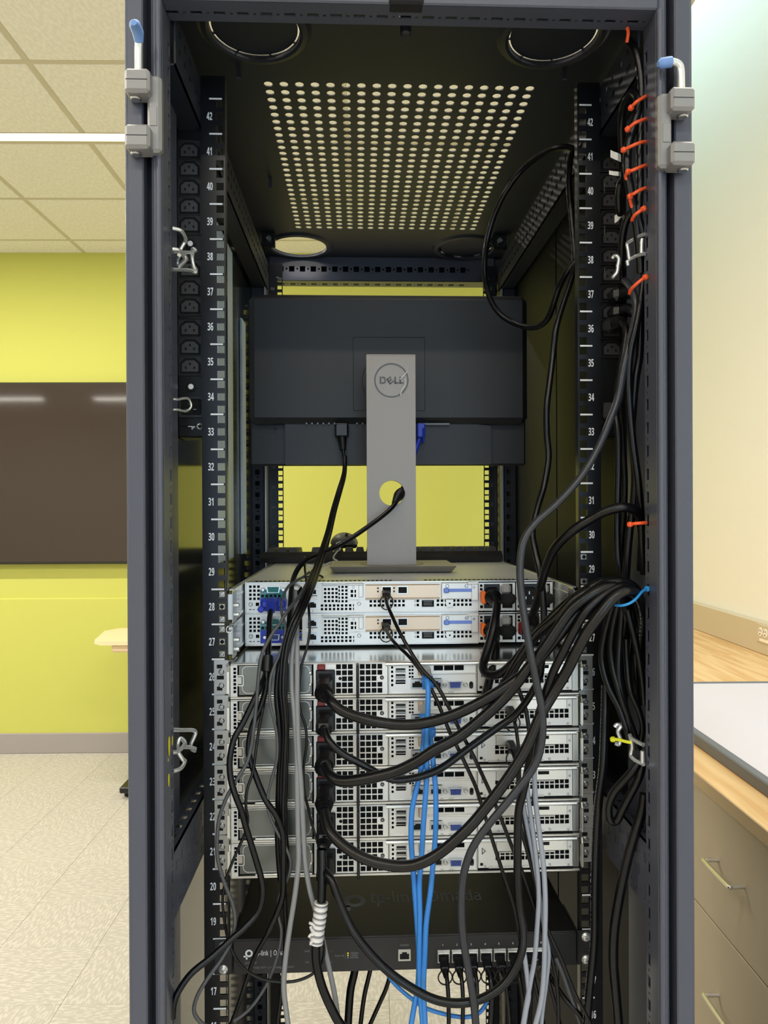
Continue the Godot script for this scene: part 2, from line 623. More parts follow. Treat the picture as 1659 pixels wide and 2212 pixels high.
	# slot lights in the ceiling
	var k := 0
	for s in [[-3.9, -0.98, -3.347], [-3.9, -1.05, -0.911], [-0.75, 0.95, -0.911], [-4.3, -1.05, 1.525], [-0.75, 0.95, 1.525], [-7.2, -5.08, 1.525], [-7.2, -4.5, -3.347]]:
		var names := ["long glowing slot light in the ceiling left of the rack", "slot light in the ceiling over the left of the room, beside the rack", "slot light in the ceiling above the rack", "slot light in the ceiling behind the camera on the left", "slot light in the ceiling right above the camera", "slot light in the ceiling far off to the left behind the camera", "slot light in the ceiling far off to the left beyond the wall screen"]
		var l := thing("slot_light", names[k], "ceiling light", V((s[0] + s[1]) / 2, H - 0.004, s[2]), "slot lights")
		part("lens", MB.new().cbox(V(s[0], H - 0.007, s[2] - 0.034), V(s[1], H + 0.01, s[2] + 0.034), 0.002), M.lamp, l)
		part("frame", MB.new().plate(Transform3D(Basis(Vector3.RIGHT, PI / 2), V(s[0] - 0.006, H - 0.0065, s[2] - 0.04)), s[1] - s[0] + 0.012, 0.08, [Rect2(0.006, 0.006, s[1] - s[0], 0.068)], 0.012), M.grid_white, l)
		roomthing(l)
		var a := AreaLight3D.new()
		a.name = "slot_lamp"
		a.area_size = Vector2(s[1] - s[0], 0.07)
		a.light_color = Color(1.0, 0.97, 0.92)
		a.light_energy = (3.9 if s[2] < 0.0 else 2.4) * (s[1] - s[0])
		a.area_range = 14.0
		a.shadow_enabled = true
		a.transform = Transform3D(Basis(Vector3.RIGHT, -PI / 2), V(0, -0.012, 0))
		l.add_child(a)
		k += 1
	# an unseen light well, added to cool the upper right wall: the ceiling stops short and the wall runs on up to a skylight
	var XW := 1.10
	var HT := 5.3
	roomthing(solo("wall_added_shaft", MB.new().box(V(XW - .12, H, -D - .2), V(XW, HT, ZB + .2)), M.wall_white, V(XW, H, 0), "white inner wall of the added light well above the ceiling on the right", "wall", "", "structure"))
	var sky := thing("window_2", "long added skylight above the right wall, out of the picture", "window", V(1.4, HT, -0.6), "", "structure")
	part("glass", MB.new().box(V(XW, HT + 0.02, -D - .2), V(XR + .2, HT + 0.026, ZB + .2)), M.glass, sky)
	for z in [-4.9, -3.2, -1.5, 0.2, 1.9, 3.6]: part("glazing_bar", MB.new().box(V(XW, HT - 0.02, z - 0.025), V(XR + .2, HT + 0.06, z + 0.025)), M.base_board, sky)
	roomthing(sky)
	var wl := AreaLight3D.new()
	wl.name = "added_skylight_daylight"  # added cool lamp for the top of the right wall
	wl.area_size = Vector2(0.5, 7.0)
	wl.light_color = Color(0.76, 0.91, 1.0)
	wl.light_energy = 19.0
	wl.area_range = 14.0
	wl.shadow_enabled = true
	wl.transform = Transform3D(room_basis * Basis(Vector3.RIGHT, -PI / 2), RM(1.42, HT - 0.06, -0.9))
	add_child(wl)

func furniture() -> void:
	var D := 4.84
	# wall screen
	var tv := thing("wall_screen", "large black glossy wall screen on the green wall left of the rack", "television", V(-2.5, 1.27, -D + 0.02))
	part("body", MB.new().cbox(V(-3.63, 1.2715, -D), V(-1.43, 2.4798, -D + 0.075), 0.006), M.tv_frame, tv)
	part("screen", MB.new().box(V(-3.618, 1.288, -D + 0.070), V(-1.442, 2.470, -D + 0.0765)), M.tv_screen, tv)
	roomthing(tv)
	# high table behind the rack
	var tb := thing("side_table", "high table with pale wooden top seen past the rack's left edge", "table", V(-1.2, 0, -4.3))
	var o := PackedVector2Array([Vector2(-1.545, 4.05), Vector2(-1.6, 4.10), Vector2(-1.66, 4.42), Vector2(-1.60, 4.52), Vector2(-0.75, 4.52), Vector2(-0.7, 4.45), Vector2(-0.7, 4.10), Vector2(-0.75, 4.05)])
	part("top", MB.new().poly(Transform3D(Basis(Vector3.RIGHT, V(0, 0, -1), Vector3.UP), V(0, 0.885, 0)), o, 0.022), M.table_top, tb)
	part("apron", MB.new().cbox(V(-1.50, 0.815, -4.40), V(-0.8, 0.863, -4.085), 0.01), M.table_top, tb)
	part("leg", MB.new().cbox(V(-1.435, 0.05, -4.28), V(-1.375, 0.815, -4.20), 0.004), M.rail_black, tb)
	part("leg", MB.new().cbox(V(-0.90, 0.05, -4.28), V(-0.84, 0.815, -4.20), 0.004), M.rail_black, tb)
	for x in [-1.405, -0.87]:
		part("foot", MB.new().cbox(V(x - 0.03, 0.035, -4.50), V(x + 0.03, 0.07, -4.02), 0.006), M.rail_black, tb)
		for z in [-4.45, -4.07]:
			part("caster", MB.new().cyl(T(V(x - 0.012, 0.022, z), Basis(Vector3.UP, PI / 2)), 0.022, 0.024, 14, 0.004), M.gap_black, tb)
	roomthing(tb)
	# counter with drawers on the right
	var co := thing("drawer_cabinet", "taupe drawer cabinet with bar handles under the wooden counter", "cabinet", V(1.2, 0, -1.7))
	part("body", MB.new().box(V(0.795, 0.06, -4.0), V(1.67, 0.969, -0.62)), M.cabinet_taupe, co)
	for c in [[-0.64, -1.17], [-1.175, -1.91], [-1.915, -2.90], [-2.905, -3.99]]:
		for r in [[0.6745, 0.966], [0.369, 0.671], [0.065, 0.3655]]:
			var dr := part("drawer", MB.new().cbox(V(0.775, r[0], c[1]), V(0.794, r[1], c[0]), 0.0015), M.cabinet_taupe, co)
			var zc: float = -1.541 if c[0] == -1.175 else (c[0] + c[1]) / 2.0
			var hy: float = {0.6745: 0.827, 0.369: 0.5216, 0.065: 0.216}[r[0]]
			var p := PackedVector3Array([V(0.778, hy, zc - 0.057), V(0.748, hy, zc - 0.057), V(0.742, hy, zc - 0.05), V(0.742, hy, zc + 0.05), V(0.748, hy, zc + 0.057), V(0.778, hy, zc + 0.057)])
			part("handle", MB.new().tube(bend(p, 4), 0.005, 10), M.steel, dr)
	roomthing(co)
	var ctop := thing("counter_top", "long light wooden counter top along the right wall", "counter", V(1.2, 0.97, -2.3))
	part("slab", MB.new().box(V(0.7565, 0.970, -4.0), V(1.69, 1.0, -0.60)), M.wood, ctop)
	part("edge_band", MB.new().cbox(V(0.754, 0.970, -4.0), V(0.7565, 0.9998, -0.60), 0.0008), M.wood_shaded, ctop, "wooden edge band with shade put into its colour")
	roomthing(ctop)
	roomthing(solo("cable_duct", MB.new().cbox(V(1.652, 1.0, -4.8), V(1.69, 1.136, -0.6), 0.004), M.raceway, V(1.67, 1.0, -2.5), "tan cable duct along the wall at the back of the counter", "cable duct"))
	# double socket on the duct
	var so := thing("wall_outlet", "white double power outlet set in the tan duct", "outlet", V(1.652, 1.05, -3.0))
	part("cover", MB.new().cbox(V(1.646, 1.050, -3.045), V(1.652, 1.130, -2.90), 0.002), M.raceway, so)
	for z in [-3.012, -2.974]:
		var t := Transform3D(Basis(V(0, 0, 1), V(0, 1, 0), V(-1, 0, 0)), V(1.643, 1.096, z))
		var s := part("socket", MB.new().poly(t, rr(0.028, 0.036, 0.012), 0.004), M.outlet_white, so)
		for q in [[-0.007, 0.006, 0.0016, 0.006], [0.007, 0.006, 0.0016, 0.005], [0.0, -0.009, 0.003, 0.003]]:
			part("slot", MB.new().box(V(1.6426, 1.096 + q[1] - q[3], z + q[0] - q[2]), V(1.6432, 1.096 + q[1] + q[3], z + q[0] + q[2])), M.hole_black, s)
	part("cover_strip", MB.new().cbox(V(1.644, 1.056, -3.02), V(1.648, 1.068, -2.93), 0.001), M.outlet_white, so)
	roomthing(so)
	# pale board lying on the counter
	var bo := thing("table_board", "large pale lilac board with a grey edge lying on the counter", "board", V(1.2, 1.0, -1.7))
	part("panel", MB.new().box(V(0.866, 1.0, -2.40), V(1.60, 1.029, -0.8)), M.board_lilac, bo)
	part("edge", MB.new().cbox(V(0.842, 0.9995, -2.42), V(0.867, 1.0305, -0.8), 0.003), M.board_edge, bo, "grey edge band")
	part("edge", MB.new().cbox(V(0.868, 0.9995, -2.42), V(1.60, 1.0305, -2.395), 0.003), M.board_edge, bo, "grey edge band")
	roomthing(bo)

# ------------------------------------------------------------------ the rack
func inward(s: float) -> Basis:
	# a sheet that looks towards the middle of the rack; its u runs along z
	return Basis(V(0, 0, -1), V(0, 1, 0), V(1, 0, 0)) if s < 0 else Basis(V(0, 0, 1), V(0, 1, 0), V(-1, 0, 0))

func rack() -> void:
	var r := thing("server_rack", "tall open dark grey server rack seen from behind, filling the picture", "server rack", V(0, 0, -0.3))
	var zf := 0.16
	var zb := 0.126
	# rear frame: posts with a slotted inner flange
	for s in [-1.0, 1.0]:
		var b := MB.new()
		b.cbox(V(0.2815 * s, 0.05, 0.02), V(0.300 * s, 2.33, zf), 0.0015)
		var sf := part("side_frame", b, M.rack_paint, r)
		part("rolled_edge", MB.new().tube(PackedVector3Array([V(0.2985 * s, 0.05, zf - 0.0016), V(0.2985 * s, 1.2, zf - 0.0016), V(0.2985 * s, 2.33, zf - 0.0016)]), 0.0020, 14), M.rack_paint, sf)
		part("seal", MB.new().box(V(0.2735 * s, 0.05, 0.10), V(0.2818 * s, 2.33, 0.140)), M.gap_black, r)
		var post := part("post", MB.new().cbox(V(0.2622 * s, 0.05, 0.1478), V(0.2738 * s, 2.33, zf), 0.0035), M.rack_paint, r)
		part("rolled_edge", MB.new().tube(PackedVector3Array([V(0.2655 * s, 0.05, zf - 0.0005), V(0.2655 * s, 1.2, zf - 0.0005), V(0.2655 * s, 2.154, zf - 0.0005)]), 0.0034, 16), M.rack_paint, post)
		part("dark_slot_backing", MB.new().box(V(0.2652 * s, 0.05, zb - 0.001), V(0.2736 * s, 2.33, 0.148)), M.gap_black, post)  # black box added behind the flange so its slots look dark
		# inner flange with alternate slots and round holes
		var holes := []
		var y := 0.292
		while y < 2.07:
			holes.append(Rect2(0.0245 if s < 0 else 0.0030, y, 0.0075, 0.0126))
			holes.append(Rect2(0.0268 if s < 0 else 0.0052, y + 0.0177, 0.003, 0.003))
			y += 0.0257
		part("slotted_flange", MB.new().plate(Transform3D(inward(s), V(0.2625 * s, 0.05, zf - 0.002 if s < 0 else zb - 0.002)), zf - zb, 2.12, holes, 0.0016), M.rack_paint, post)
	# paint marks on the left post
	for q in [[-0.2620, 1.3690, 0.1435, 0.0030, 0.0105], [-0.2620, 1.3335, 0.1455, 0.0025, 0.0070], [-0.2620, 1.3710, 0.1305, 0.0012, 0.0055], [-0.2620, 1.3555, 0.1475, 0.0008, 0.0015]]:
		var mk := PackedVector2Array()
		for k in 10: mk.append(Vector2(cos(TAU * k / 10) * q[3] * (0.8 if k % 3 == 0 else 1.0), sin(TAU * k / 10) * q[4] * (0.9 if k % 4 == 1 else 1.0)))
		part("paint_mark", MB.new().poly(Transform3D(Basis(V(0, 0, -1), V(0, 1, 0), V(1, 0, 0)), V(q[0] + 0.0002, q[1], q[2])), mk, 0.0003), M.paint_yellow, r, "bright yellow paint mark")
	# small round holes low on the posts
	for x in [-0.2655, 0.2655]:
		part("post_hole", MB.new().cyl(T(V(x, 1.195, zf - 0.001)), 0.003, 0.0013, 14), M.hole_black, r)
	# top beam with slots on its underside
	var hol := []
	var q := -0.262
	while q < 0.26:
		hol.append(Rect2(q + 0.262, 0.010, 0.0125, 0.0058))
		hol.append(Rect2(q + 0.262 + 0.0172, 0.0115, 0.003, 0.003))
		q += 0.025
	var tb := MB.new()
	tb.plate(Transform3D(Basis(V(1, 0, 0), V(0, 0, 1), V(0, -1, 0)), V(-0.262, 2.155, zb)), 0.524, zf - zb - 0.003, hol, 0.002)
	tb.cbox(V(-0.264, 2.155, zf - 0.004), V(0.264, 2.24, zf), 0.0015)
	tb.box(V(-0.264, 2.170, zb), V(0.264, 2.172, zf))
	part("top_beam", tb, M.rack_paint, r)
	part("velcro_pad", MB.new().cbox(V(-0.0245, 2.1540, 0.146), V(0.0125, 2.172, 0.1625), 0.002), M.velcro, r, "fuzzy black velcro pad")
	# roof with its perforated field, cable knock-outs and bolt hole
	roof(r)
	# mounting rails
	for s in [-1.0, 1.0]:
		rail(r, s, 0.0, -1.0)
		rail(r, s, -0.6925, 1.0)
	# depth braces at the top and below
	for s in [-1.0, 1.0]:
		var hs := []
		var z := 0.012
		while z < 0.77:
			hs.append(Rect2(z, 0.020, 0.0125, 0.007)); hs.append(Rect2(z + 0.002, 0.040, 0.009, 0.009))
			z += 0.025
		var b := MB.new()
		b.plate(Transform3D(inward(s), V(0.257 * s, 2.109, 0.122 if s < 0 else -0.675)), 0.797, 0.06, hs, 0.002)
		b.plate(Transform3D(Basis(V(0, 0, -1), V(1, 0, 0), V(0, -1, 0)), V(-0.287 if s < 0 else 0.257, 2.109, 0.122)), 0.797, 0.030, [], 0.002)
		part("top_brace", b, M.rack_paint_shaded, r)
		# the lower brace: a slotted top face and a perforated side
		var h2 := []
		var h3 := []
		z = 0.014
		while z < 0.79:
			h2.append(Rect2(z, 0.007, 0.012, 0.008)); h2.append(Rect2(z + 0.014, 0.011, 0.004, 0.006))
			for j in 3:
				h3.append(Rect2(z + (0.008 if j % 2 else 0.0), 0.008 + j * 0.021, 0.005, 0.011)); h3.append(Rect2(z + (0.020 if j % 2 else 0.012), 0.012 + j * 0.021, 0.0025, 0.0025))
			z += 0.025
		var lb := MB.new()
		lb.plate(Transform3D(Basis(V(0, 0, -1), V(-1, 0, 0), V(0, 1, 0)), V(-0.2635 if s < 0 else 0.2875, 1.245, 0.125)), 0.80, 0.024, h2, 0.002)
		lb.plate(Transform3D(inward(s), V(0.2635 * s, 1.170, 0.125 if s < 0 else -0.675)), 0.80, 0.075, h3, 0.002)
		part("lower_brace", lb, M.rack_paint, r)
	# side panels in two halves with a fold between them
	for s in [-1.0, 1.0]:
		part("side_panel", MB.new().box(V(0.291 * s, 0.05, -0.80), V(0.2935 * s, 2.20, -0.335)).box(V(0.291 * s, 0.05, -0.328), V(0.2935 * s, 2.20, 0.05)), M.panel_black if s < 0 else M.panel_matte, r)
		part("panel_backing", MB.new().box(V(0.2936 * s, 0.05, -0.80), V(0.2955 * s, 2.20, 0.05)), M.rail_black, r)
	for q2 in [[-0.255, -0.395], [-0.50, -0.545]]:  # solid strips that stand in for a reflection in the side panel
		part("reflection_strip", MB.new().cbox(V(-0.2905, 1.535, q2[1]), V(-0.2855, 2.09 if q2[0] > -0.4 else 2.0, q2[0]), 0.001), M.reflection_pale, r, "pale upright strip painting a reflection on the left panel")
	# front frame
	var fo := []
	var f2 := []
	q = 0.02
	while q < 0.47:
		fo.append(Rect2(q, 0.021, 0.0125, 0.0125)); fo.append(Rect2(q + 0.0172, 0.0255, 0.004, 0.004))
		f2.append(Rect2(q, 0.012, 0.0125, 0.012)); f2.append(Rect2(q + 0.0172, 0.017, 0.004, 0.003))
		q += 0.025
	var ff := MB.new()
	ff.plate(T(V(-0.262, 2.155, -0.752)), 0.524, 0.055, fo, 0.002)
	ff.plate(Transform3D(Basis(V(1, 0, 0), V(0, 0, 1), V(0, -1, 0)), V(-0.262, 2.155, -0.795)), 0.524, 0.043, f2, 0.002)
	part("front_beam", ff, M.rack_paint, r)
	part("dark_beam_backing", MB.new().box(V(-0.262, 2.160, -0.792), V(0.262, 2.21, -0.790)).box(V(-0.262, 2.160, -0.790), V(0.262, 2.1615, -0.756)), M.gap_black, r)  # black plates added so that the beam holes look dark
	for s in [-1.0, 1.0]:
		part("front_post", MB.new().cbox(V(0.262 * s, 0.05, -0.80), V(0.300 * s, 2.21, -0.75), 0.003), M.rack_paint_shaded, r)
		var hp := []
		var y2 := 0.3
		while y2 < 2.0:
			hp.append(Rect2(0.006, y2, 0.010, 0.0105)); hp.append(Rect2(0.010, y2 + 0.018, 0.0035, 0.0035))
			y2 += 0.025
		part("inner_post", MB.new().plate(T(V(-0.2905 if s < 0 else 0.2655, 0.05, -0.66)), 0.025, 2.12, hp, 0.002), M.rack_paint_shaded, r)
		# bright cage strip beside each front rail
		part("zinc_strip", MB.new().cbox(V(0.2585 * s, 0.3, -0.70), V(0.2635 * s, 2.155, -0.655), 0.001), M.zinc_dull, r)
	part("bottom_tray", MB.new().plate(Transform3D(Basis(V(1, 0, 0), V(0, 0, -1), V(0, 1, 0)), V(-0.29, 0.06, 0.12)), 0.58, 0.10, [], 0.01), M.rack_paint_shaded, r)
	part("front_sill", MB.new().box(V(-0.30, 0.05, -0.80), V(0.30, 0.13, -0.75)), M.rack_paint_shaded, r)
	for y in [YB + 28 * U + 0.0381, YB + 28 * U + 0.00635]:
		var nt := part("cage_nut", MB.new().cbox(V(0.2282, y - 0.0043, -0.003), V(0.2368, y + 0.0043, 0.0006), 0.0012), M.zinc_dull, r)
		part("thread_hole", MB.new().cyl(T(V(0.2325, y, 0.0003)), 0.0026, 0.0006, 14), M.hole_black, nt)
	# hinges with lift-out pins
	hinge(r, -1.0)
	hinge(r, 1.0)

func roof(r: Node3D) -> void:
	var H := 2.21
	var b := MB.new()
	var bs := Basis(V(1, 0, 0), V(0, 0, 1), V(0, -1, 0))     # front of the sheet looks down
	# field of 18 by 27 round holes
	var px := 0.02145
	var pz := 0.01918
	var cx := 0.0015
	var z0 := -0.080
	for i in 18:
		for j in 27:
			b.round_cell(Transform3D(bs, V(cx + (i - 8.5) * px, H, z0 - j * pz)), px, pz, 0.0061, 0.0015, 14)
	var fx0 := cx - 9 * px
	var fx1 := cx + 9 * px
	var fz0 := z0 + pz / 2
	var fz1 := z0 - 26.5 * pz
	# the rest of the sheet, round the field and the knock-outs
	var ko := [[-0.183, 0.035, 0.0545], [0.185, 0.035, 0.0545], [-0.187, -0.680, 0.0600], [0.184, -0.682, 0.0600], [-0.0055, 0.0585, 0.0082]]
	var hl := [Rect2(fx0 + 0.30, fz1 + 0.80, fx1 - fx0, fz0 - fz1)]
	for k in ko:
		var w: float = k[2] + 0.004
		hl.append(Rect2(k[0] - w + 0.30, k[1] - w + 0.80, 2 * w, 2 * w))
		b.round_cell(Transform3D(bs, V(k[0], H, k[1])), 2 * w, 2 * w, k[2], 0.0015, 48)
	b.plate(Transform3D(bs, V(-0.30, H, -0.80)), 0.60, 0.96, hl, 0.0015)
	part("roof_sheet", b, M.rack_paint_shaded, r)
	# pressed rims round the knock-outs
	for k in ko.slice(0, 4):
		var rim := MB.new()
		rim.lathe(Transform3D(bs, V(k[0], H + 0.001, k[1])), [Vector2(k[2] + 0.015, 0.001), Vector2(k[2] + 0.010, 0.0055), Vector2(k[2] + 0.004, 0.007), Vector2(k[2] + 0.0005, 0.0055), Vector2(k[2] + 0.0005, 0.0)], 48)
		part("cable_port_rim", rim, M.rack_paint_shaded, r)
	# discs still held by small tabs in three of them
	for k in [ko[0], ko[1], ko[3]]:
		var d := MB.new()
		var rd: float = k[2] - 0.0022
		d.cyl(Transform3D(bs, V(k[0], H + 0.003, k[1])), rd, 0.0025, 48)
		for a in 8:
			var an := TAU * (a + 0.3) / 8
			d.xbox(Transform3D(Basis(Vector3.UP, -an), V(k[0] + cos(an) * (rd + 0.001), H + 0.0015, k[1] + sin(an) * (rd + 0.001))), V(0.008, 0.002, 0.0022 if k != ko[3] else 0.03), 0)
		part("knock_out_disc", d, M.rack_paint_shaded, r)
	part("roof_bolt", MB.new().cyl(Transform3D(bs, V(-0.0015, H + 0.02, 0.083)), 0.0065, 0.058, 16, 0.002), M.rack_paint_shaded, r)
	for q in [[-0.215, -0.04], [-0.212, -0.36], [0.215, -0.36], [0.218, -0.03]]:
		part("roof_tab", MB.new().cbox(V(q[0] - 0.003, H - 0.018, q[1] - 0.003), V(q[0] + 0.003, H, q[1] + 0.003), 0.001), M.rack_paint_shaded, r)
	for s in [-1.0, 1.0]:
		var br := part("corner_bracket", MB.new().cbox(V(0.232 * s, H - 0.03, -0.615), V(0.262 * s, H - 0.002, -0.600), 0.001), M.rail_black, r)
		part("bolt", MB.new().cyl(T(V(0.244 * s, H - 0.017, -0.600)), 0.006, 0.008, 6, 0.001), M.zinc, br)

func rail(r: Node3D, s: float, z: float, out: float) -> void:
	# an L-shaped rail; the plate with the square holes looks at the camera
	var y0 := 0.10
	var top := 2.172
	var hs := []
	for k in 42:
		for d in [0.00635, 0.022225, 0.0381]:
			hs.append(Rect2(0.0182, YB + k * U + d - 0.00475 - y0, 0.0095, 0.0095))
	var b := MB.new()
	if s < 0: b.plate(T(V(-0.2555, y0, z)), 0.0297, top - y0, hs, 0.002)
	else:
		var h2 := []
		for q in hs: h2.append(Rect2(0.0297 - q.end.x, q.position.y, q.size.x, q.size.y))
		b.plate(T(V(0.2258, y0, z)), 0.0297, top - y0, h2, 0.002)
	var hf := []
	if z < -0.1:
		for k in 42 * 2: hf.append(Rect2(0.012, YB + k * U / 2 + 0.005 - y0, 0.012, 0.012))
	var zz := z - 0.002 if z > -0.1 else z - 0.002
	b.plate(Transform3D(Basis(V(0, 0, -1), V(0, 1, 0), V(1, 0, 0)), V(-0.2555 if s < 0 else 0.2537, y0, zz)), 0.045, top - y0, hf, 0.0018)
	var rl := part("mounting_rail", b, M.rail_black, r)
	if z > -0.1:
		# thin folded lip along the opening, then unit marks and numbers
		part("rail_lip", MB.new().cbox(V(0.2258 * s, y0, z - 0.012), V(0.2272 * s, top, z - 0.0021), 0.0004), M.rail_black, rl)
	var marks := MB.new()
	for k in range(10, 43):
		var y := YB + k * U
		var w := 0.0162
		var xa := -0.2458 if s < 0 else 0.2285
		if z > -0.1: marks.cbox(V(xa, y - 0.0011, z), V(xa + w, y + 0.0011, z + 0.0004), 0.0002)
		else: marks.box(V(-0.2400 if s < 0 else 0.234, y - 0.0007, z), V(-0.234 if s < 0 else 0.240, y + 0.0007, z + 0.0004))
	part("unit_mark", marks, M.print_white if z > -0.1 else M.print_grey, rl)
	for k in range(16, 43):
		var y := YB + (k - 0.5) * U
		if z > -0.1: text(str(k), 0.0098, M.print_white, rl, V(-0.2455 if s < 0 else 0.2428, y - 0.0049, z), 0.5, "unit_number", Basis(), true)
		elif k >= 26 and k <= 33 or k >= 41: text(str(k), 0.0075, M.print_grey, rl, V(0.2440 * s, y - 0.0035, z), 0.56, "unit_number", Basis(Vector3.BACK, PI / 2) if s < 0 else Basis())

func hinge(r: Node3D, s: float) -> void:
	# a cast double hinge; the pin is pushed up through it
	var zf := 0.16
	var yt := 2.0690 if s < 0 else 2.0600
	var o := {-1.0: -0.2805, 1.0: 0.2800}
	var xc: float = o[s]
	var b := MB.new()
	var h := part("hinge", b.cbox(V(xc - s * 0.0205, yt - 0.079, zf - 0.001), V(xc - s * 0.006, yt, zf + 0.011), 0.003), M.hinge_zinc, r)
	for k in 2:
		var y: float = yt - 0.0245 - k * 0.0565
		var kn := MB.new()
		kn.cbox(V(xc - s * 0.012, y, zf - 0.0005), V(xc + s * 0.0135, y + 0.0245, zf + 0.023), 0.003)
		var kk := part("hinge_knuckle", kn, M.hinge_zinc, h)
		part("seam", MB.new().box(V(xc - s * 0.010, y + 0.0118, zf + 0.0228), V(xc + s * 0.0115, y + 0.0127, zf + 0.0232)), M.dark_plastic, h)
		part("pin_end", MB.new().cyl(Transform3D(Basis(Vector3.RIGHT, PI / 2), V(xc + s * 0.005, y + 0.0005, zf + 0.011)), 0.0055, 0.003, 14, 0.001), M.zinc, h)
	part("cast_plate", MB.new().cbox(V(xc - s * 0.0165, yt - 0.053, zf + 0.0105), V(xc - s * 0.0085, yt - 0.033, zf + 0.0118), 0.0004), M.hinge_zinc, h)
	var t := MB.new()
	if s < 0:
		t.tube(bend(PackedVector3Array([V(xc - 0.002, yt - 0.01, zf + 0.011), V(xc - 0.002, yt + 0.022, zf + 0.011), V(xc - 0.001, yt + 0.034, zf + 0.014), V(xc, yt + 0.037, zf + 0.026)])), 0.0041, 12)
	else:
		t.tube(bend(PackedVector3Array([V(xc + 0.003, yt - 0.01, zf + 0.011), V(xc + 0.003, yt + 0.02, zf + 0.011), V(xc, yt + 0.0285, zf + 0.012), V(xc - 0.009, yt + 0.0305, zf + 0.013), V(xc - 0.014, yt + 0.0295, zf + 0.013)])), 0.0041, 12)
	var pin := part("hinge_pin", t, M.chrome, h)
	var c := MB.new()
	if s < 0: c.tube(PackedVector3Array([V(xc - 0.001, yt + 0.032, zf + 0.013), V(xc, yt + 0.0375, zf + 0.019), V(xc, yt + 0.038, zf + 0.030), V(xc, yt + 0.038, zf + 0.033)]), [0.0045, 0.0058, 0.0056, 0.003], 14)
	else: c.tube(PackedVector3Array([V(xc - 0.008, yt + 0.0305, zf + 0.013), V(xc - 0.012, yt + 0.030, zf + 0.013), V(xc - 0.020, yt + 0.0285, zf + 0.013), V(xc - 0.0222, yt + 0.028, zf + 0.013)]), [0.0054, 0.0055, 0.0054, 0.003], 14)
	part("pin_cap", c, M.cap_blue, h, "blue rubber cap")

func outlet_face(x: float, y: float, z: float, to: Node3D, w := 0.0270, h := 0.0205) -> void:
	# a three-hole appliance outlet: dark well, grey core, three slots
	var oc := PackedVector2Array([Vector2(-.5, -.5), Vector2(.5, -.5), Vector2(.5, .18), Vector2(.24, .5), Vector2(-.24, .5), Vector2(-.5, .18)])
	var a := PackedVector2Array()
	var c := PackedVector2Array()
	for p in oc:
		a.append(Vector2(p.x * w, p.y * h)); c.append(Vector2(p.x * w * 0.78, p.y * h * 0.70))
	var s := part("outlet", MB.new().band(T(V(x, y, z + 0.0012)), PackedVector2Array(Array(a).map(func(p): return p * 1.1)), a, 0.0018), M.dark_plastic, to)
	part("outlet_well", MB.new().poly(T(V(x, y, z + 0.0003)), a, 0.0005), M.hole_black, s)
	part("outlet_core", MB.new().poly(T(V(x, y, z + 0.0016)), c, 0.0015), M.socket_grey, s)
	for q in [[-0.0053, -0.0022, 0.0022, 0.0034], [0.0053, -0.0022, 0.0022, 0.0034], [0, 0.0027, 0.0022, 0.0032]]:
		part("outlet_slot", MB.new().box(V(x + q[0] - q[2] / 2, y + q[1] - q[3] / 2, z + 0.0014), V(x + q[0] + q[2] / 2, y + q[1] + q[3] / 2, z + 0.0019)), M.hole_black, s)

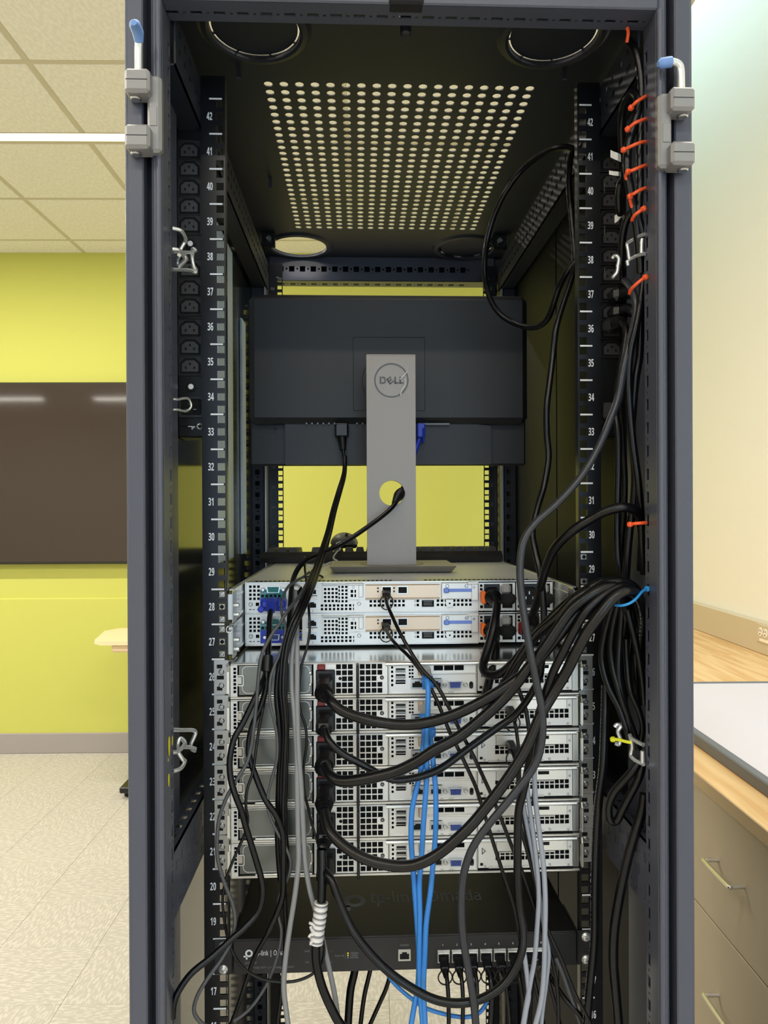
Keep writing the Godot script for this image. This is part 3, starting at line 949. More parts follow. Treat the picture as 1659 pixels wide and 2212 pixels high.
func power_strips() -> void:
	var z := -0.012
	var d := thing("power_strip", "black power strip with empty outlets on the rack's left side", "power strip", V(-0.274, 1.70, z))
	part("housing", MB.new().cbox(V(-0.2905, 1.728, z - 0.04), V(-0.2565, 2.118, z), 0.002), M.black_plastic, d)
	for q in [[2.0965, 1.9735], [1.9430, 1.8700], [1.8665, 1.7930]]:
		part("outlet_block", MB.new().cbox(V(-0.2893, q[1], z - 0.003), V(-0.2578, q[0], z + 0.0012), 0.001), M.dark_plastic, d)
	for py in [2.0818, 2.0581, 2.0343, 2.0106, 1.9865, 1.9295, 1.9055, 1.8825, 1.8538, 1.8300, 1.8060]:
		outlet_face(-0.2735, py, z + 0.001, d)
	for y in [1.9625, 1.7795]:
		var bu := part("breaker", MB.new().cyl(T(V(-0.2725, y, z)), 0.0068, 0.003, 6, 0.001), M.gap_black, d)
		part("button", MB.new().cyl(T(V(-0.2725, y, z + 0.002)), 0.0035, 0.002, 18, 0.0005), M.print_white, bu)
	var inl := part("inlet", MB.new().band(T(V(-0.2725, 1.7535, z + 0.003)), rr(0.0315, 0.0265, 0.002), rr(0.0265, 0.0210, 0.003), 0.004), M.dark_plastic, d)
	part("inlet_well", MB.new().box(V(-0.2855, 1.7435, z), V(-0.2595, 1.7635, z + 0.0005)), M.hole_black, inl)
	for q in [[-0.278, 1.750], [-0.267, 1.750], [-0.2725, 1.757]]:
		part("pin", MB.new().box(V(q[0] - 0.002, q[1] - 0.0005, z), V(q[0] + 0.002, q[1] + 0.0005, z + 0.006)), M.zinc, inl)
	part("housing_foot", MB.new().cbox(V(-0.2905, 1.7147, z - 0.04), V(-0.2565, 1.7385, z - 0.001), 0.002), M.black_plastic, d)
	var gs := part("ground_screw", MB.new().lathe(T(V(-0.2620, 1.7290, z - 0.001)), [Vector2(0.0022, 0), Vector2(0.0046, 0.0), Vector2(0.0046, 0.0012), Vector2(0.0035, 0.0024), Vector2(0.0022, 0.0016), Vector2(0.0022, -0.001)], 20), M.chrome, d)
	part("screw_hole", MB.new().cyl(T(V(-0.2620, 1.7290, z - 0.001)), 0.0022, 0.0006, 12), M.hole_black, gs)
	var gm := MB.new()
	gm.box(V(-0.2772, 1.7285, z - 0.001), V(-0.2724, 1.7295, z - 0.0006))
	for q in [[0.0, 0.0042], [0.0016, 0.0026], [0.003, 0.0013]]:
		gm.box(V(-0.2725 + q[0], 1.7290 - q[1], z - 0.001), V(-0.2716 + q[0], 1.7290 + q[1], z - 0.0006))
	part("ground_symbol", gm, M.print_white, d)
	var e := thing("power_strip", "black power strip full of plugs on the rack's right side", "power strip", V(0.274, 1.70, z))
	part("housing", MB.new().cbox(V(0.2565, 1.728, z - 0.04), V(0.2905, 2.118, z), 0.002), M.black_plastic, e)
	for k in 11:
		var y := 2.0730 - k * 0.0243
		outlet_face(0.2735, y, z + 0.001, e)
	for y in [2.04, 1.985, 1.93]:
		part("outlet_edge", MB.new().box(V(0.2640, y - 0.006, z + 0.002), V(0.2646, y + 0.006, z + 0.0035)), M.print_grey, e)
	part("rocker_switch", MB.new().cbox(V(0.2615, 1.738, z), V(0.2745, 1.760, z + 0.006), 0.002), M.socket_grey, e)
	part("housing_foot", MB.new().cbox(V(0.2565, 1.7147, z - 0.04), V(0.2905, 1.7385, z - 0.001), 0.002), M.black_plastic, e)

# ------------------------------------------------------------------ servers
func screw(to: Node3D, x: float, y: float, z: float, r: float, m: Material, called := "screw") -> void:
	part(called, MB.new().lathe(T(V(x, y, z)), [Vector2(r, 0), Vector2(r, r * 0.35), Vector2(r * 0.7, r * 0.6), Vector2(r * 0.4, r * 0.6), Vector2(r * 0.3, r * 0.2), Vector2(0, r * 0.2)], 14), m, to)

func net_port(to: Node3D, x: float, y: float, z: float, w: float, h: float, m: Material) -> void:
	# a metal shell with a stepped dark mouth
	var p := part("network_port", MB.new().plate(T(V(x - w / 2, y - h / 2, z + 0.0012)), w, h, [Rect2(w * 0.12, h * 0.14, w * 0.76, h * 0.62)], 0.0015), m, to)
	part("port_mouth", MB.new().box(V(x - w * 0.4, y - h * 0.4, z - 0.0006), V(x + w * 0.4, y + h * 0.4, z - 0.0001)), M.hole_black, p)
	part("port_key", MB.new().box(V(x - w * 0.38, y + h * 0.10, z), V(x - w * 0.2, y + h * 0.26, z + 0.0008)).box(V(x + w * 0.2, y + h * 0.10, z), V(x + w * 0.38, y + h * 0.26, z + 0.0008)), M.zinc_dull, p)

func d_port(to: Node3D, x: float, y: float, z: float, w: float, h: float, face: Material, called: String, rows: int, cols: int) -> void:
	# a D-shaped socket with its rows of pins and two hex posts
	var o := PackedVector2Array([Vector2(-w / 2, h / 2), Vector2(-w * 0.42, -h / 2), Vector2(w * 0.42, -h / 2), Vector2(w / 2, h / 2)])
	var i := PackedVector2Array()
	for q in o: i.append(q * 0.84)
	var p := part(called, MB.new().band(T(V(x, y, z + 0.0045)), reversed(o), reversed(i), 0.0045), M.zinc, to)
	part("socket_face", MB.new().poly(T(V(x, y, z + 0.003)), i, 0.003), face, p)
	var pins := MB.new()
	for r in rows:
		for c in cols:
			var px := x + (c - (cols - 1) / 2.0 + (0.25 if r % 2 else -0.25) * (1 if rows > 1 else 0)) * w * 0.66 / cols
			var py := y + ((rows - 1) / 2.0 - r) * h * 0.62 / rows
			pins.box(V(px - 0.0005, py - 0.0005, z + 0.003), V(px + 0.0005, py + 0.0005, z + 0.0034))
	part("pin_hole", pins, M.hole_black, p)
	for s in [-1.0, 1.0]:
		part("hex_post", MB.new().cyl(T(V(x + s * (w / 2 + 0.0042), y, z)), 0.0028, 0.005, 6, 0.0006), M.zinc, p)

func reversed(p: PackedVector2Array) -> PackedVector2Array:
	var q := PackedVector2Array(p)
	if Geometry2D.is_polygon_clockwise(q): q.reverse()
	return q

func top_server(y1: float, label: String, plugged: bool) -> void:
	var zf := -0.082
	var x0 := -0.2165
	var L := func(a: float, b: float) -> Vector3: return V(x0 + a * 0.001, y1 - b * 0.001, zf)     # millimetres from the upper left corner of the rear
	var at := V(0, y1 - 0.043, -0.43)
	var s := thing("server", label, "server", at, "servers in the rack")
	part("chassis", MB.new().cbox(V(x0, y1 - 0.043, -0.775), V(-x0, y1 - 0.0005, zf - 0.007), 0.0006), M.lid_satin, s)
	# lid vents near the rear edge
	var vents := MB.new()
	for k in 62:
		if k in [31, 32, 33, 34, 35, 36, 37]: continue
		vents.box(V(x0 + 0.012 + k * 0.0063, y1 - 0.0006, zf - 0.0235), V(x0 + 0.0155 + k * 0.0063, y1 + 0.0001, zf - 0.0105))
	part("lid_vents", vents, M.gap_black, s)
	part("inner_dark", MB.new().box(V(x0 + 0.002, y1 - 0.0425, zf - 0.0068), V(-x0 - 0.002, y1 - 0.001, zf - 0.0055)), M.hole_black, s)
	# rear sheet with its square vents
	var h := []
	h += grid(0.0075, 0.0205, 3, 4, 0.0056, 0.0056, 0.0036)
	h += grid(0.1065, 0.0052, 10, 2, 0.0056, 0.0050, 0.0034)
	h.append(Rect2(0.1090, 0.0150, 0.0195, 0.0215))
	h.append(Rect2(0.1450, 0.0215, 0.0110, 0.0115))
	h += grid(0.1300, 0.0160, 3, 5, 0.0052, 0.0050, 0.0032)
	h += grid(0.1745, 0.0098, 9, 2, 0.0057, 0.0058, 0.0036)
	h += grid(0.2350, 0.0098, 2, 2, 0.0052, 0.0058, 0.0036)
	h += grid(0.2685, 0.0098, 9, 2, 0.0057, 0.0058, 0.0036)
	h.append(Rect2(0.0148, 0.0104, 0.0048, 0.0048))
	for k in 3: h.append(Rect2(0.0055 + k * 0.0055, 0.0050, 0.0036 if k != 1 else 0.0024, 0.0012))
	h.append(Rect2(0.0855, 0.0055, 0.0145, 0.0120))
	h.append(Rect2(0.0855, 0.0235, 0.0145, 0.0120))
	h.append(Rect2(0.0700, 0.0060, 0.0090, 0.0310))
	part("rear_sheet", MB.new().plate(T(V(x0, y1 - 0.043, zf)), 0.3255, 0.043, h, 0.0012), M.steel_face, s)
	part("sheet_rim", MB.new().cbox(V(x0, y1 - 0.0435, zf - 0.002), V(x0 + 0.3255, y1 - 0.0420, zf + 0.0015), 0.0005).cbox(V(x0, y1 - 0.043, zf - 0.002), V(x0 + 0.0016, y1 - 0.001, zf + 0.0012), 0.0005).cbox(V(x0, y1 - 0.0012, zf - 0.004), V(-x0, y1 + 0.0006, zf + 0.0016), 0.0004), M.steel, s)
	# status button, serial and video ports on coloured fields
	screw(s, L.call(8, 30).x, L.call(8, 30).y, zf, 0.003, M.zinc_dull, "status_button")
	part("teal_field", MB.new().box(L.call(21, 21.2) + V(0, 0, 0.0001), L.call(57, 10) + V(0, 0, 0.0004)), M.teal, s)
	part("blue_field", MB.new().box(L.call(21, 40) + V(0, 0, 0.0001), L.call(57, 21.3) + V(0, 0, 0.0004)), M.vga_blue, s)
	var dots := MB.new()
	for k in 6: dots.box(L.call(22.6 + k * 5.8, 20.4) + V(0, 0, 0.0003), L.call(26.2 + k * 5.8, 17) + V(0, 0, 0.0006))
	part("field_vents", dots, M.hole_black, s)
	text("|0|0|", 0.0022, M.print_white, s, L.call(25.5, 15.6) + V(0, 0, 0.0004), 1.0)
	d_port(s, L.call(39.5, 9.6).x, L.call(39.5, 9.6).y, zf + 0.0003, 0.0195, 0.0092, M.teal, "serial_port", 2, 5)
	d_port(s, L.call(40.0, 31.0).x, L.call(40, 31.0).y, zf + 0.0003, 0.0165, 0.0082, M.vga_face, "video_port", 3, 5)
	# usb and management ports
	for b in [28.0, 36.0]:
		var us := part("usb_port", MB.new().plate(T(L.call(72, b) + V(0, 0, 0.0006)), 0.0068, 0.0062, [Rect2(0.0006, 0.0006, 0.0056, 0.005)], 0.003), M.zinc, s)
		part("tongue", MB.new().box(L.call(72.8, b - 1.2) + V(0, 0, -0.002), L.call(78, b - 3.4) + V(0, 0, 0.0002)), M.vga_blue, us)
	net_port(s, L.call(92.8, 12).x, L.call(92.8, 12).y, zf, 0.0148, 0.0125, M.zinc)
	net_port(s, L.call(92.8, 31).x, L.call(92.8, 31).y, zf, 0.0148, 0.0125, M.zinc)
	for q in [["2", 39.6], ["1", 20.8]]:
		text(q[0], 0.0019, M.dark_plastic, s, L.call(93.5, q[1] + 1.2) + V(0, 0, 0.0002))
	# raised vent cover
	var vc := grid(0.0032, 0.0040, 4, 4, 0.0052, 0.0055, 0.0034)
	part("vent_cover", MB.new().plate(T(L.call(108, 30) + V(0, 0, 0.004)), 0.0215, 0.0245, vc, 0.001), M.steel_face, s)
	# bracket tab and slot cover
	part("bracket_tab", MB.new().plate(T(L.call(143, 24) + V(0, 0, 0.0035)), 0.0145, 0.0195, [Rect2(0.0035, 0.003, 0.0035, 0.0042), Rect2(0.0088, 0.003, 0.0022, 0.0042), Rect2(0.0035, 0.009, 0.0035, 0.0042), Rect2(0.0088, 0.009, 0.0022, 0.0042)], 0.0012).cbox(L.call(142, 4.4) + V(0, 0, 0.0005), L.call(164.5, 1.4) + V(0, 0, 0.006), 0.001).cbox(L.call(157.5, 21) + V(0, 0, 0.0005), L.call(164, 4) + V(0, 0, 0.003), 0.0008), M.steel_face, s)
	screw(s, L.call(150.3, 7.5).x, L.call(150, 7.5).y, zf + 0.0035, 0.0016, M.zinc)
	part("card_bracket", MB.new().cbox(L.call(106.5, 3.4) + V(0, 0, 0.0003), L.call(141, 0.6) + V(0, 0, 0.006), 0.001), M.steel_face, s)
	var sc := part("slot_cover", MB.new().plate(T(L.call(167, 22.5) + V(0, 0, 0.0016)), 0.1035, 0.0172, [Rect2(0.0235, 0.0058, 0.0120, 0.0090), Rect2(0.0455, 0.0058, 0.0125, 0.0090)], 0.0012), M.slot_tan, s)
	part("slot_ridge", MB.new().cbox(L.call(167, 24.6) + V(0, 0, 0.0004), L.call(271, 22.7) + V(0, 0, 0.0036), 0.0007).cbox(L.call(167, 5.2) + V(0, 0, 0.0004), L.call(271, 3.6) + V(0, 0, 0.0026), 0.0007), M.slot_tan, sc)
	for k in 2:
		var cg := part("fiber_cage", MB.new().plate(T(L.call(189.8 + k * 22.0, 17.0) + V(0, 0, 0.0034)), 0.0140, 0.0108, [Rect2(0.001, 0.001, 0.012, 0.0088)], 0.004), M.zinc, sc)
		part("cage_mouth", MB.new().box(L.call(190.4 + k * 22.0, 16.6) + V(0, 0, -0.0002), L.call(203.2 + k * 22.0, 6.8) + V(0, 0, 0.0003)), M.hole_black, cg)
	for q in [[184.5, 9.0], [184.5, 13.5], [207, 9.0], [207, 13.5]]:
		part("indicator", MB.new().cyl(T(L.call(q[0], q[1]) + V(0, 0, 0.0014)), 0.0014, 0.0006, 10), M.dark_plastic, sc)
	screw(s, L.call(158, 30.5).x, L.call(158, 30.5).y, zf, 0.003, M.zinc_dull)
	part("lower_plate", MB.new().plate(T(L.call(151, 42) + V(0, 0, 0.0012)), 0.085, 0.0165, grid(0.0235, 0.0088, 9, 2, 0.0057, 0.0058, 0.0036), 0.001), M.steel_face, s)
	# riser holder with its blue lever
	var rh := part("riser_holder", MB.new().cbox(L.call(273, 24.8) + V(0, 0, 0.0004), L.call(316, 2.0) + V(0, 0, 0.005), 0.001), M.steel_face, s)
	part("blue_lever", MB.new().cbox(L.call(276.5, 14.6) + V(0, 0, 0.0045), L.call(316, 10.2) + V(0, 0, 0.0064), 0.0006).cbox(L.call(275.8, 16.0) + V(0, 0, 0.0045), L.call(283.5, 9.2) + V(0, 0, 0.0085), 0.0014), M.lever_blue, rh, "pale blue release lever")
	for q in [281, 308]:
		screw(rh, L.call(q, 6.4).x, L.call(q, 6.4).y, zf + 0.005, 0.0025, M.zinc)
	var ls := part("label_sticker", MB.new().box(L.call(245.8, 35.6) + V(0, 0, 0.0003), L.call(262.8, 26.6) + V(0, 0, 0.0012)), M.hole_black, s)
	for k in 3: part("printed_line", MB.new().box(L.call(248.4, 28.6 + k * 2.3) + V(0, 0, 0.001), L.call(260.5 - k % 2, 27.7 + k * 2.3) + V(0, 0, 0.0014)), M.print_grey, ls)
	var ft := PackedVector2Array([Vector2(-0.0052, 0.005), Vector2(-0.0052, -0.002), Vector2(-0.003, -0.0048), Vector2(0.003, -0.0048), Vector2(0.0052, -0.002), Vector2(0.0052, 0.005)])
	part("finger_tab", MB.new().poly(T(L.call(284.5, 30.6) + V(0, 0, 0.004)), reversed(ft), 0.0035), M.steel_face, s)
	part("tab_hole", MB.new().cyl(T(L.call(284.5, 30.8) + V(0, 0, 0.0035)), 0.0013, 0.0007, 12), M.hole_black, s)
	part("clip_bracket", MB.new().cbox(L.call(314.5, 27) + V(0, 0, 0.0004), L.call(324.5, 3.5) + V(0, 0, 0.0065), 0.001).cbox(L.call(309, 4.2) + V(0, 0, 0.0005), L.call(325, 0.3) + V(0, 0, 0.0075), 0.001), M.steel_face, s)
	screw(s, L.call(318, 8).x, L.call(318, 8).y, zf + 0.0065, 0.0018, M.zinc)
	# two power supplies
	for k in 2:
		var a := 326.0 + k * 53.2
		var ps := part("power_supply", MB.new().plate(T(L.call(a, 42.2) + V(0, 0, -0.001)), 0.0515, 0.0395, [Rect2(0.002, 0.0335, 0.0035, 0.0035), Rect2(0.002, 0.0285, 0.0035, 0.0035), Rect2(0.002, 0.0035, 0.0042, 0.0042), Rect2(0.0075, 0.0035, 0.0225, 0.034), Rect2(0.0335, 0.0035, 0.0145, 0.034)], 0.001), M.steel_face, s)
		part("supply_recess", MB.new().box(L.call(a + 7, 39) + V(0, 0, -0.0055), L.call(a + 50, 4) + V(0, 0, -0.004)), M.gap_black, ps)
		part("power_inlet", MB.new().band(T(L.call(a + 18.7, 21.5) + V(0, 0, -0.0003)), rr(0.0222, 0.0330, 0.002), rr(0.0185, 0.0250, 0.005), 0.003), M.black_plastic, ps)
		for q in [[-0.005, -0.003], [0.005, -0.003], [0, 0.004]]:
			part("pin", MB.new().box(L.call(a + 18.7, 21.5) + V(q[0] - 0.0007, q[1] - 0.002, -0.004), L.call(a + 18.7, 21.5) + V(q[0] + 0.0007, q[1] + 0.002, -0.0008)), M.zinc, ps)
		part("supply_handle", MB.new().cbox(L.call(a + 30.6, 18) + V(0, 0, -0.001), L.call(a + 44.5, 4.5) + V(0, 0, 0.008), 0.003), M.clear_plastic, ps, "smoky clear pull handle")
		var st := MB.new()
		st.tube(bend(PackedVector3Array([L.call(a + 27.5, 24), L.call(a + 33, 25) + V(0, 0, 0.010), L.call(a + 41, 24.8) + V(0, 0, 0.012), L.call(a + 46.5, 24) + V(0, 0, 0.004)]), 5), [0.003, 0.0042, 0.0052, 0.006, 0.0066, 0.007, 0.0074, 0.0076, 0.0078, 0.0078, 0.0078, 0.0078, 0.0076, 0.0072, 0.0064, 0.005], 14)
		part("cable_strap", st, M.velcro, ps, "fuzzy black cable strap")
		part("release_tab", MB.new().cbox(L.call(a + 1.8, 31.5) + V(0, 0, 0.0005), L.call(a + 8.6, 13) + V(0, 0, 0.016 if k == 0 else 0.006), 0.0025), M.latch_orange if k == 0 else M.latch_red, ps, "orange release tab" if k == 0 else "dark red release tab")
	if not plugged: return

func top_servers() -> void:
	top_server(YB + 28 * U, "topmost silver server in the rack, carrying the monitor stand on its lid", true)
	top_server(YB + 27 * U, "silver server directly below the topmost one, with an empty blue video socket", false)
	# slide rails, one on each side of both
	for k in 2:
		var y := YB + (28 - k) * U
		for s in [-1.0, 1.0]:
			var side := "left" if s < 0 else "right"
			var o := thing("slide_rail", ["shiny zinc slide rail beside the topmost server, on the %s", "shiny zinc slide rail beside the second server from the top, on the %s"][k] % side, "slide rail", V(0.222 * s, y - 0.044, -0.35), "slide rails of the two upper servers")
			var b := MB.new()
			b.cbox(V(0.2185 * s, y - 0.0415, -0.70), V(0.2205 * s, y - 0.002, -0.004), 0.0005)
			b.cbox(V(0.2185 * s, y - 0.0030, -0.70), V(0.2255 * s, y - 0.0010, -0.010), 0.0005)
			b.cbox(V(0.2176 * s, y - 0.0135, -0.70), V(0.2190 * s, y - 0.0105, -0.012), 0.0005)
			b.cbox(V(0.2176 * s, y - 0.0400, -0.70), V(0.2190 * s, y - 0.0365, -0.012), 0.0005)
			part("channel", b, M.chrome, o)
			part("end_flange", MB.new().cbox(V(0.2190 * s, y - 0.040, -0.006), V(0.2262 * s, y - 0.006, -0.003), 0.0008).cbox(V(0.2175 * s, y - 0.043, -0.02), V(0.2192 * s, y - 0.003, 0.004), 0.0005), M.zinc, o)
			for q in [0.022, 0.034]:
				part("stud", MB.new().cyl(T(V(0.2185 * s, y - q, -0.012), Basis(Vector3.UP, -PI / 2 * s)), 0.0032, 0.006, 12, 0.0006), M.chrome, o)
			# bent hook at the end of the rail
			var hk := PackedVector3Array([V(0.2185 * s, y - 0.047, -0.004), V(0.2235 * s, y - 0.0465, 0.002), V(0.2262 * s, y - 0.049, 0.004), V(0.2258 * s, y - 0.0535, 0.004), V(0.2215 * s, y - 0.0548, 0.004), V(0.2195 * s, y - 0.0520, 0.003)])
			part("end_hook", MB.new().tube(bend(hk, 4), 0.0009, 8), M.chrome, o)
			part("hook_plate", MB.new().cbox(V(0.2180 * s, y - 0.0525, -0.030), V(0.2250 * s, y - 0.0475, 0.000), 0.0008), M.zinc, o)
			# square nuts and screws in the rail's holes
			for d in [0.0381, 0.022225, 0.00635]:
				var yy: float = y - U + d
				var nt := part("cage_nut", MB.new().cbox(V(0.2325 * s - 0.0043, yy - 0.0043, -0.003), V(0.2325 * s + 0.0043, yy + 0.0043, 0.0006), 0.0012), M.zinc_dull, o)
				if d == 0.022225: part("thread_hole", MB.new().cyl(T(V(0.2325 * s, yy, 0.0003)), 0.0026, 0.0006, 14), M.hole_black, nt)
				else: screw(nt, 0.2325 * s, yy, 0.0005, 0.0026, M.zinc, "bolt_head")

func lower_server_proto() -> Node3D:
	var zf := 0.0245
	var x0 := -0.2180
	var y1 := YB + 26 * U - 0.0005
	var L := func(a: float, b: float) -> Vector3: return V(x0 + a * 0.001, y1 - b * 0.001, zf)
	var s := thing("server", "", "server", V(0, y1 - 0.0435, -0.33), "servers in the rack")
	part("chassis", MB.new().cbox(V(x0, y1 - 0.0432, -0.66), V(-x0, y1 - 0.0022, zf - 0.008), 0.0008), M.lid, s)
	part("inner_dark", MB.new().box(V(x0 + 0.001, y1 - 0.0425, zf - 0.0078), V(-x0 - 0.001, y1 - 0.003, zf - 0.0065)), M.hole_black, s)
	# rolled lid edge and bottom edge
	part("lid_edge", MB.new().tube(PackedVector3Array([V(x0 + 0.192, y1 - 0.0028, zf + 0.0008), V(0.05, y1 - 0.0028, zf + 0.0008), V(-x0 - 0.004, y1 - 0.0028, zf + 0.0008)]), 0.0025, 16), M.steel, s)
	part("lid_flange", MB.new().cbox(V(x0, y1 - 0.0022, zf - 0.009), V(-x0, y1 - 0.0004, zf + 0.001), 0.0006), M.steel, s)
	part("bottom_edge", MB.new().cbox(V(x0 - 0.0005, y1 - 0.0438, zf - 0.008), V(-x0, y1 - 0.0410, zf + 0.0022), 0.0009), M.steel, s)
	part("cover_ridge", MB.new().tube(PackedVector3Array([V(x0 + 0.030, y1 - 0.0398, zf + 0.0004), V(x0 + 0.06, y1 - 0.0398, zf + 0.0004), V(x0 + 0.100, y1 - 0.0398, zf + 0.0004)]), 0.0012, 10), M.steel, s)
	# left vent column
	var h := []
	for k in 7: h.append(Rect2(0.0036, 0.0048 + k * 0.0047, 0.0035, 0.0034))
	part("vent_strip", MB.new().plate(T(V(x0, y1 - 0.0415, zf)), 0.0085, 0.0390, h, 0.001), M.steel_face, s)
	# blank drawer with a pressed outline and two catches
	var bl := part("blank_cover", MB.new().cbox(L.call(9.6, 40.2) + V(0, 0, -0.004), L.call(101, 2.6) + V(0, 0, -0.0012), 0.0008), M.blank_cover, s)
	var ou := rr(0.0835, 0.0338, 0.0062, 0, 0, 6)
	var inn := rr(0.0822, 0.0325, 0.0056, 0, 0, 6)
	part("pressed_line", MB.new().band(T(L.call(56, 20.6) + V(0, 0, -0.0007)), ou, inn, 0.001), M.steel_face, bl)
	var cat := MB.new()
	cat.band(T(L.call(12.5, 21) + V(0, 0, 0.0016)), rr(0.0085, 0.0135, 0.002), rr(0.0070, 0.0112, 0.0012), 0.002)
	part("catch", cat, M.steel, bl)
	part("catch", MB.new().cbox(L.call(8.6, 26) + V(0, 0, -0.001), L.call(14.6, 16) + V(0, 0, 0.001), 0.0008), M.zinc_dull, bl)
	part("catch", MB.new().cbox(L.call(97.5, 27) + V(0, 0, -0.001), L.call(101.2, 15) + V(0, 0, 0.001), 0.0008), M.zinc_dull, bl)
	for b in [10.6, 25.0]:
		part("catch_lug", MB.new().cbox(L.call(96.6, b + 3.4) + V(0, 0, -0.001), L.call(100.5, b) + V(0, 0, 0.0016), 0.0007), M.steel, bl)
	# power supply: red latch, inlet, vent grid, wire handle
	var g := grid(0.0310, 0.0048, 3, 5, 0.0073, 0.0075, 0.0061) + grid(0.0605, 0.0048, 4, 5, 0.0073, 0.0075, 0.0061)
	g = g.filter(func(r): return not (absf(r.position.x - 0.0281) < 0.0008 and absf(r.position.y - 0.0169) < 0.002) and not (r.position.x > 0.078 and absf(r.position.y - 0.0169) < 0.002))
	var ps := part("power_supply", MB.new().plate(T(L.call(102.6, 40.4)), 0.0920, 0.0388, g, 0.0009), M.steel_face, s)
	part("supply_inside", MB.new().box(L.call(130, 40) + V(0, 0, -0.0062), L.call(194, 3) + V(0, 0, -0.0058)), M.hole_black, ps)
	part("supply_hole", MB.new().cyl(T(L.call(135.5, 20.2) + V(0, 0, -0.0002)), 0.0021, 0.0006, 14), M.hole_black, ps)
	var led := part("supply_lamp", MB.new().cyl(T(L.call(187.5, 19.6) + V(0, 0, -0.0002)), 0.0026, 0.0006, 14), M.dark_plastic, ps)
	part("lamp_lens", MB.new().cyl(T(L.call(187.5, 19.6)), 0.0014, 0.0009, 12), M.print_grey, led)
	part("red_latch", MB.new().cbox(L.call(107.4, 8.4) + V(0, 0, 0.0002), L.call(117.2, 1.6) + V(0, 0, 0.006), 0.0012), M.latch_red, ps, "dark red release latch")
	part("inlet_block", MB.new().cbox(L.call(105.6, 39.6) + V(0, 0, 0), L.call(129.2, 8.6) + V(0, 0, 0.0035), 0.0012), M.black_plastic, ps)
	part("inlet_well", MB.new().box(L.call(109, 33.5) + V(0, 0, 0.003), L.call(126, 13) + V(0, 0, 0.0037)), M.hole_black, ps)
	var hd := PackedVector3Array([L.call(157.3, 2.8), L.call(157.3, 3.0) + V(0, 0, 0.012), L.call(157.3, 6) + V(0, 0, 0.016), L.call(157.3, 36) + V(0, 0, 0.016), L.call(157.3, 39.5) + V(0, 0, 0.012), L.call(157.3, 39.8)])
	part("wire_handle", MB.new().tube(bend(hd, 4), 0.0019, 10), M.black_plastic, ps, "black wire pull handle")
	# input and output plate
	var io := []
	for k in 5: io.append(Rect2(0.0030, 0.0095 + k * 0.0055, 0.0028, 0.0032))
	io += grid(0.0265, 0.0210, 2, 4, 0.0034, 0.0043, 0.0026)
	for b in [0.0265, 0.0192, 0.0122]: io.append(Rect2(0.0085, b, 0.0125, 0.0052))
	for b in [56.5, 69.5, 82.5]: io.append(Rect2(b * 0.001, 0.0285, 0.0118, 0.0068))
	io.append(Rect2(0.0285, 0.0085, 0.0145, 0.0105))
	io.append(Rect2(0.0515, 0.0085, 0.0145, 0.0105))
	var pl := part("port_plate", MB.new().plate(T(L.call(196, 40.4) + V(0, 0, -0.0006)), 0.1105, 0.0360, io, 0.0009), M.steel_face, s)
	part("plate_edge", MB.new().cbox(L.call(195, 40.4) + V(0, 0, -0.002), L.call(196.4, 4.2) + V(0, 0, 0.0014), 0.0005), M.steel, pl)
	part("slot_ledge", MB.new().cbox(L.call(244, 16.2) + V(0, 0, -0.001), L.call(305.5, 14.0) + V(0, 0, 0.0014), 0.0006), M.steel, pl)
	part("plate_end", MB.new().cbox(L.call(305.0, 38.5) + V(0, 0, -0.001), L.call(306.6, 5) + V(0, 0, 0.0014), 0.0005), M.steel, pl)
	part("card_bracket", MB.new().cbox(L.call(232.5, 17) + V(0, 0, 0), L.call(239.5, 5.2) + V(0, 0, 0.0035), 0.0012), M.slot_tan, pl)
	for b in [10.9, 18.2, 25.2]:
		var us := part("usb_port", MB.new().plate(T(L.call(204.2, b + 0.6) + V(0, 0, 0.0004)), 0.0133, 0.0064, [Rect2(0.0007, 0.0007, 0.0119, 0.005)], 0.003), M.zinc, s)
		part("tongue", MB.new().box(L.call(205.8, b - 1.0) + V(0, 0, -0.002), L.call(215.8, b - 2.6) + V(0, 0, -0.0002)), M.dark_plastic, us)
	for a in [231.8, 254.8]: net_port(s, L.call(a, 28).x, L.call(a, 28).y, zf - 0.0004, 0.0165, 0.0120, M.zinc)
	d_port(s, L.call(279, 29.2).x, L.call(279, 29.2).y, zf - 0.0004, 0.0175, 0.0088, M.vga_face, "video_port", 3, 5)
	var sw := part("id_switch", MB.new().poly(T(L.call(299.5, 30.5) + V(0, 0, 0.0002)), rr(0.0048, 0.0088, 0.0023), 0.0008), M.hole_black, s)
	part("switch_knob", MB.new().cyl(T(L.call(299.5, 32.2)), 0.0017, 0.002, 12, 0.0004), M.dark_plastic, sw)
	for k in 3: part("foot_slot", MB.new().poly(T(L.call([208, 262, 274][k], 39.0) + V(0, 0, -0.0002)), rr([0.014, 0.004, 0.007][k], 0.0018, 0.0008), 0.0006), M.print_white if k == 0 else M.zinc_dull, pl)
	# expansion cage on the right
	var xv := grid(0.0245, 0.0118, 15, 2, 0.0063, 0.0062, 0.0052)
	var cg := part("expansion_cage", MB.new().plate(T(L.call(307.5, 38.2) + V(0, 0, -0.0006)), 0.1195, 0.0340, xv, 0.0009), M.steel_face, s)
	part("cage_cover", MB.new().cbox(L.call(330, 17.2) + V(0, 0, -0.0005), L.call(420, 5) + V(0, 0, 0.0018), 0.0007), M.steel, cg)
	part("cover_ridge", MB.new().cbox(L.call(333, 18.8) + V(0, 0, 0), L.call(404, 17.4) + V(0, 0, 0.0028), 0.0005).cbox(L.call(320, 37.8) + V(0, 0, 0), L.call(391, 36.4) + V(0, 0, 0.0026), 0.0005), M.steel, cg)
	var ar := PackedVector2Array([Vector2(-0.0022, -0.0042), Vector2(0.0026, 0), Vector2(-0.0022, 0.0042)])
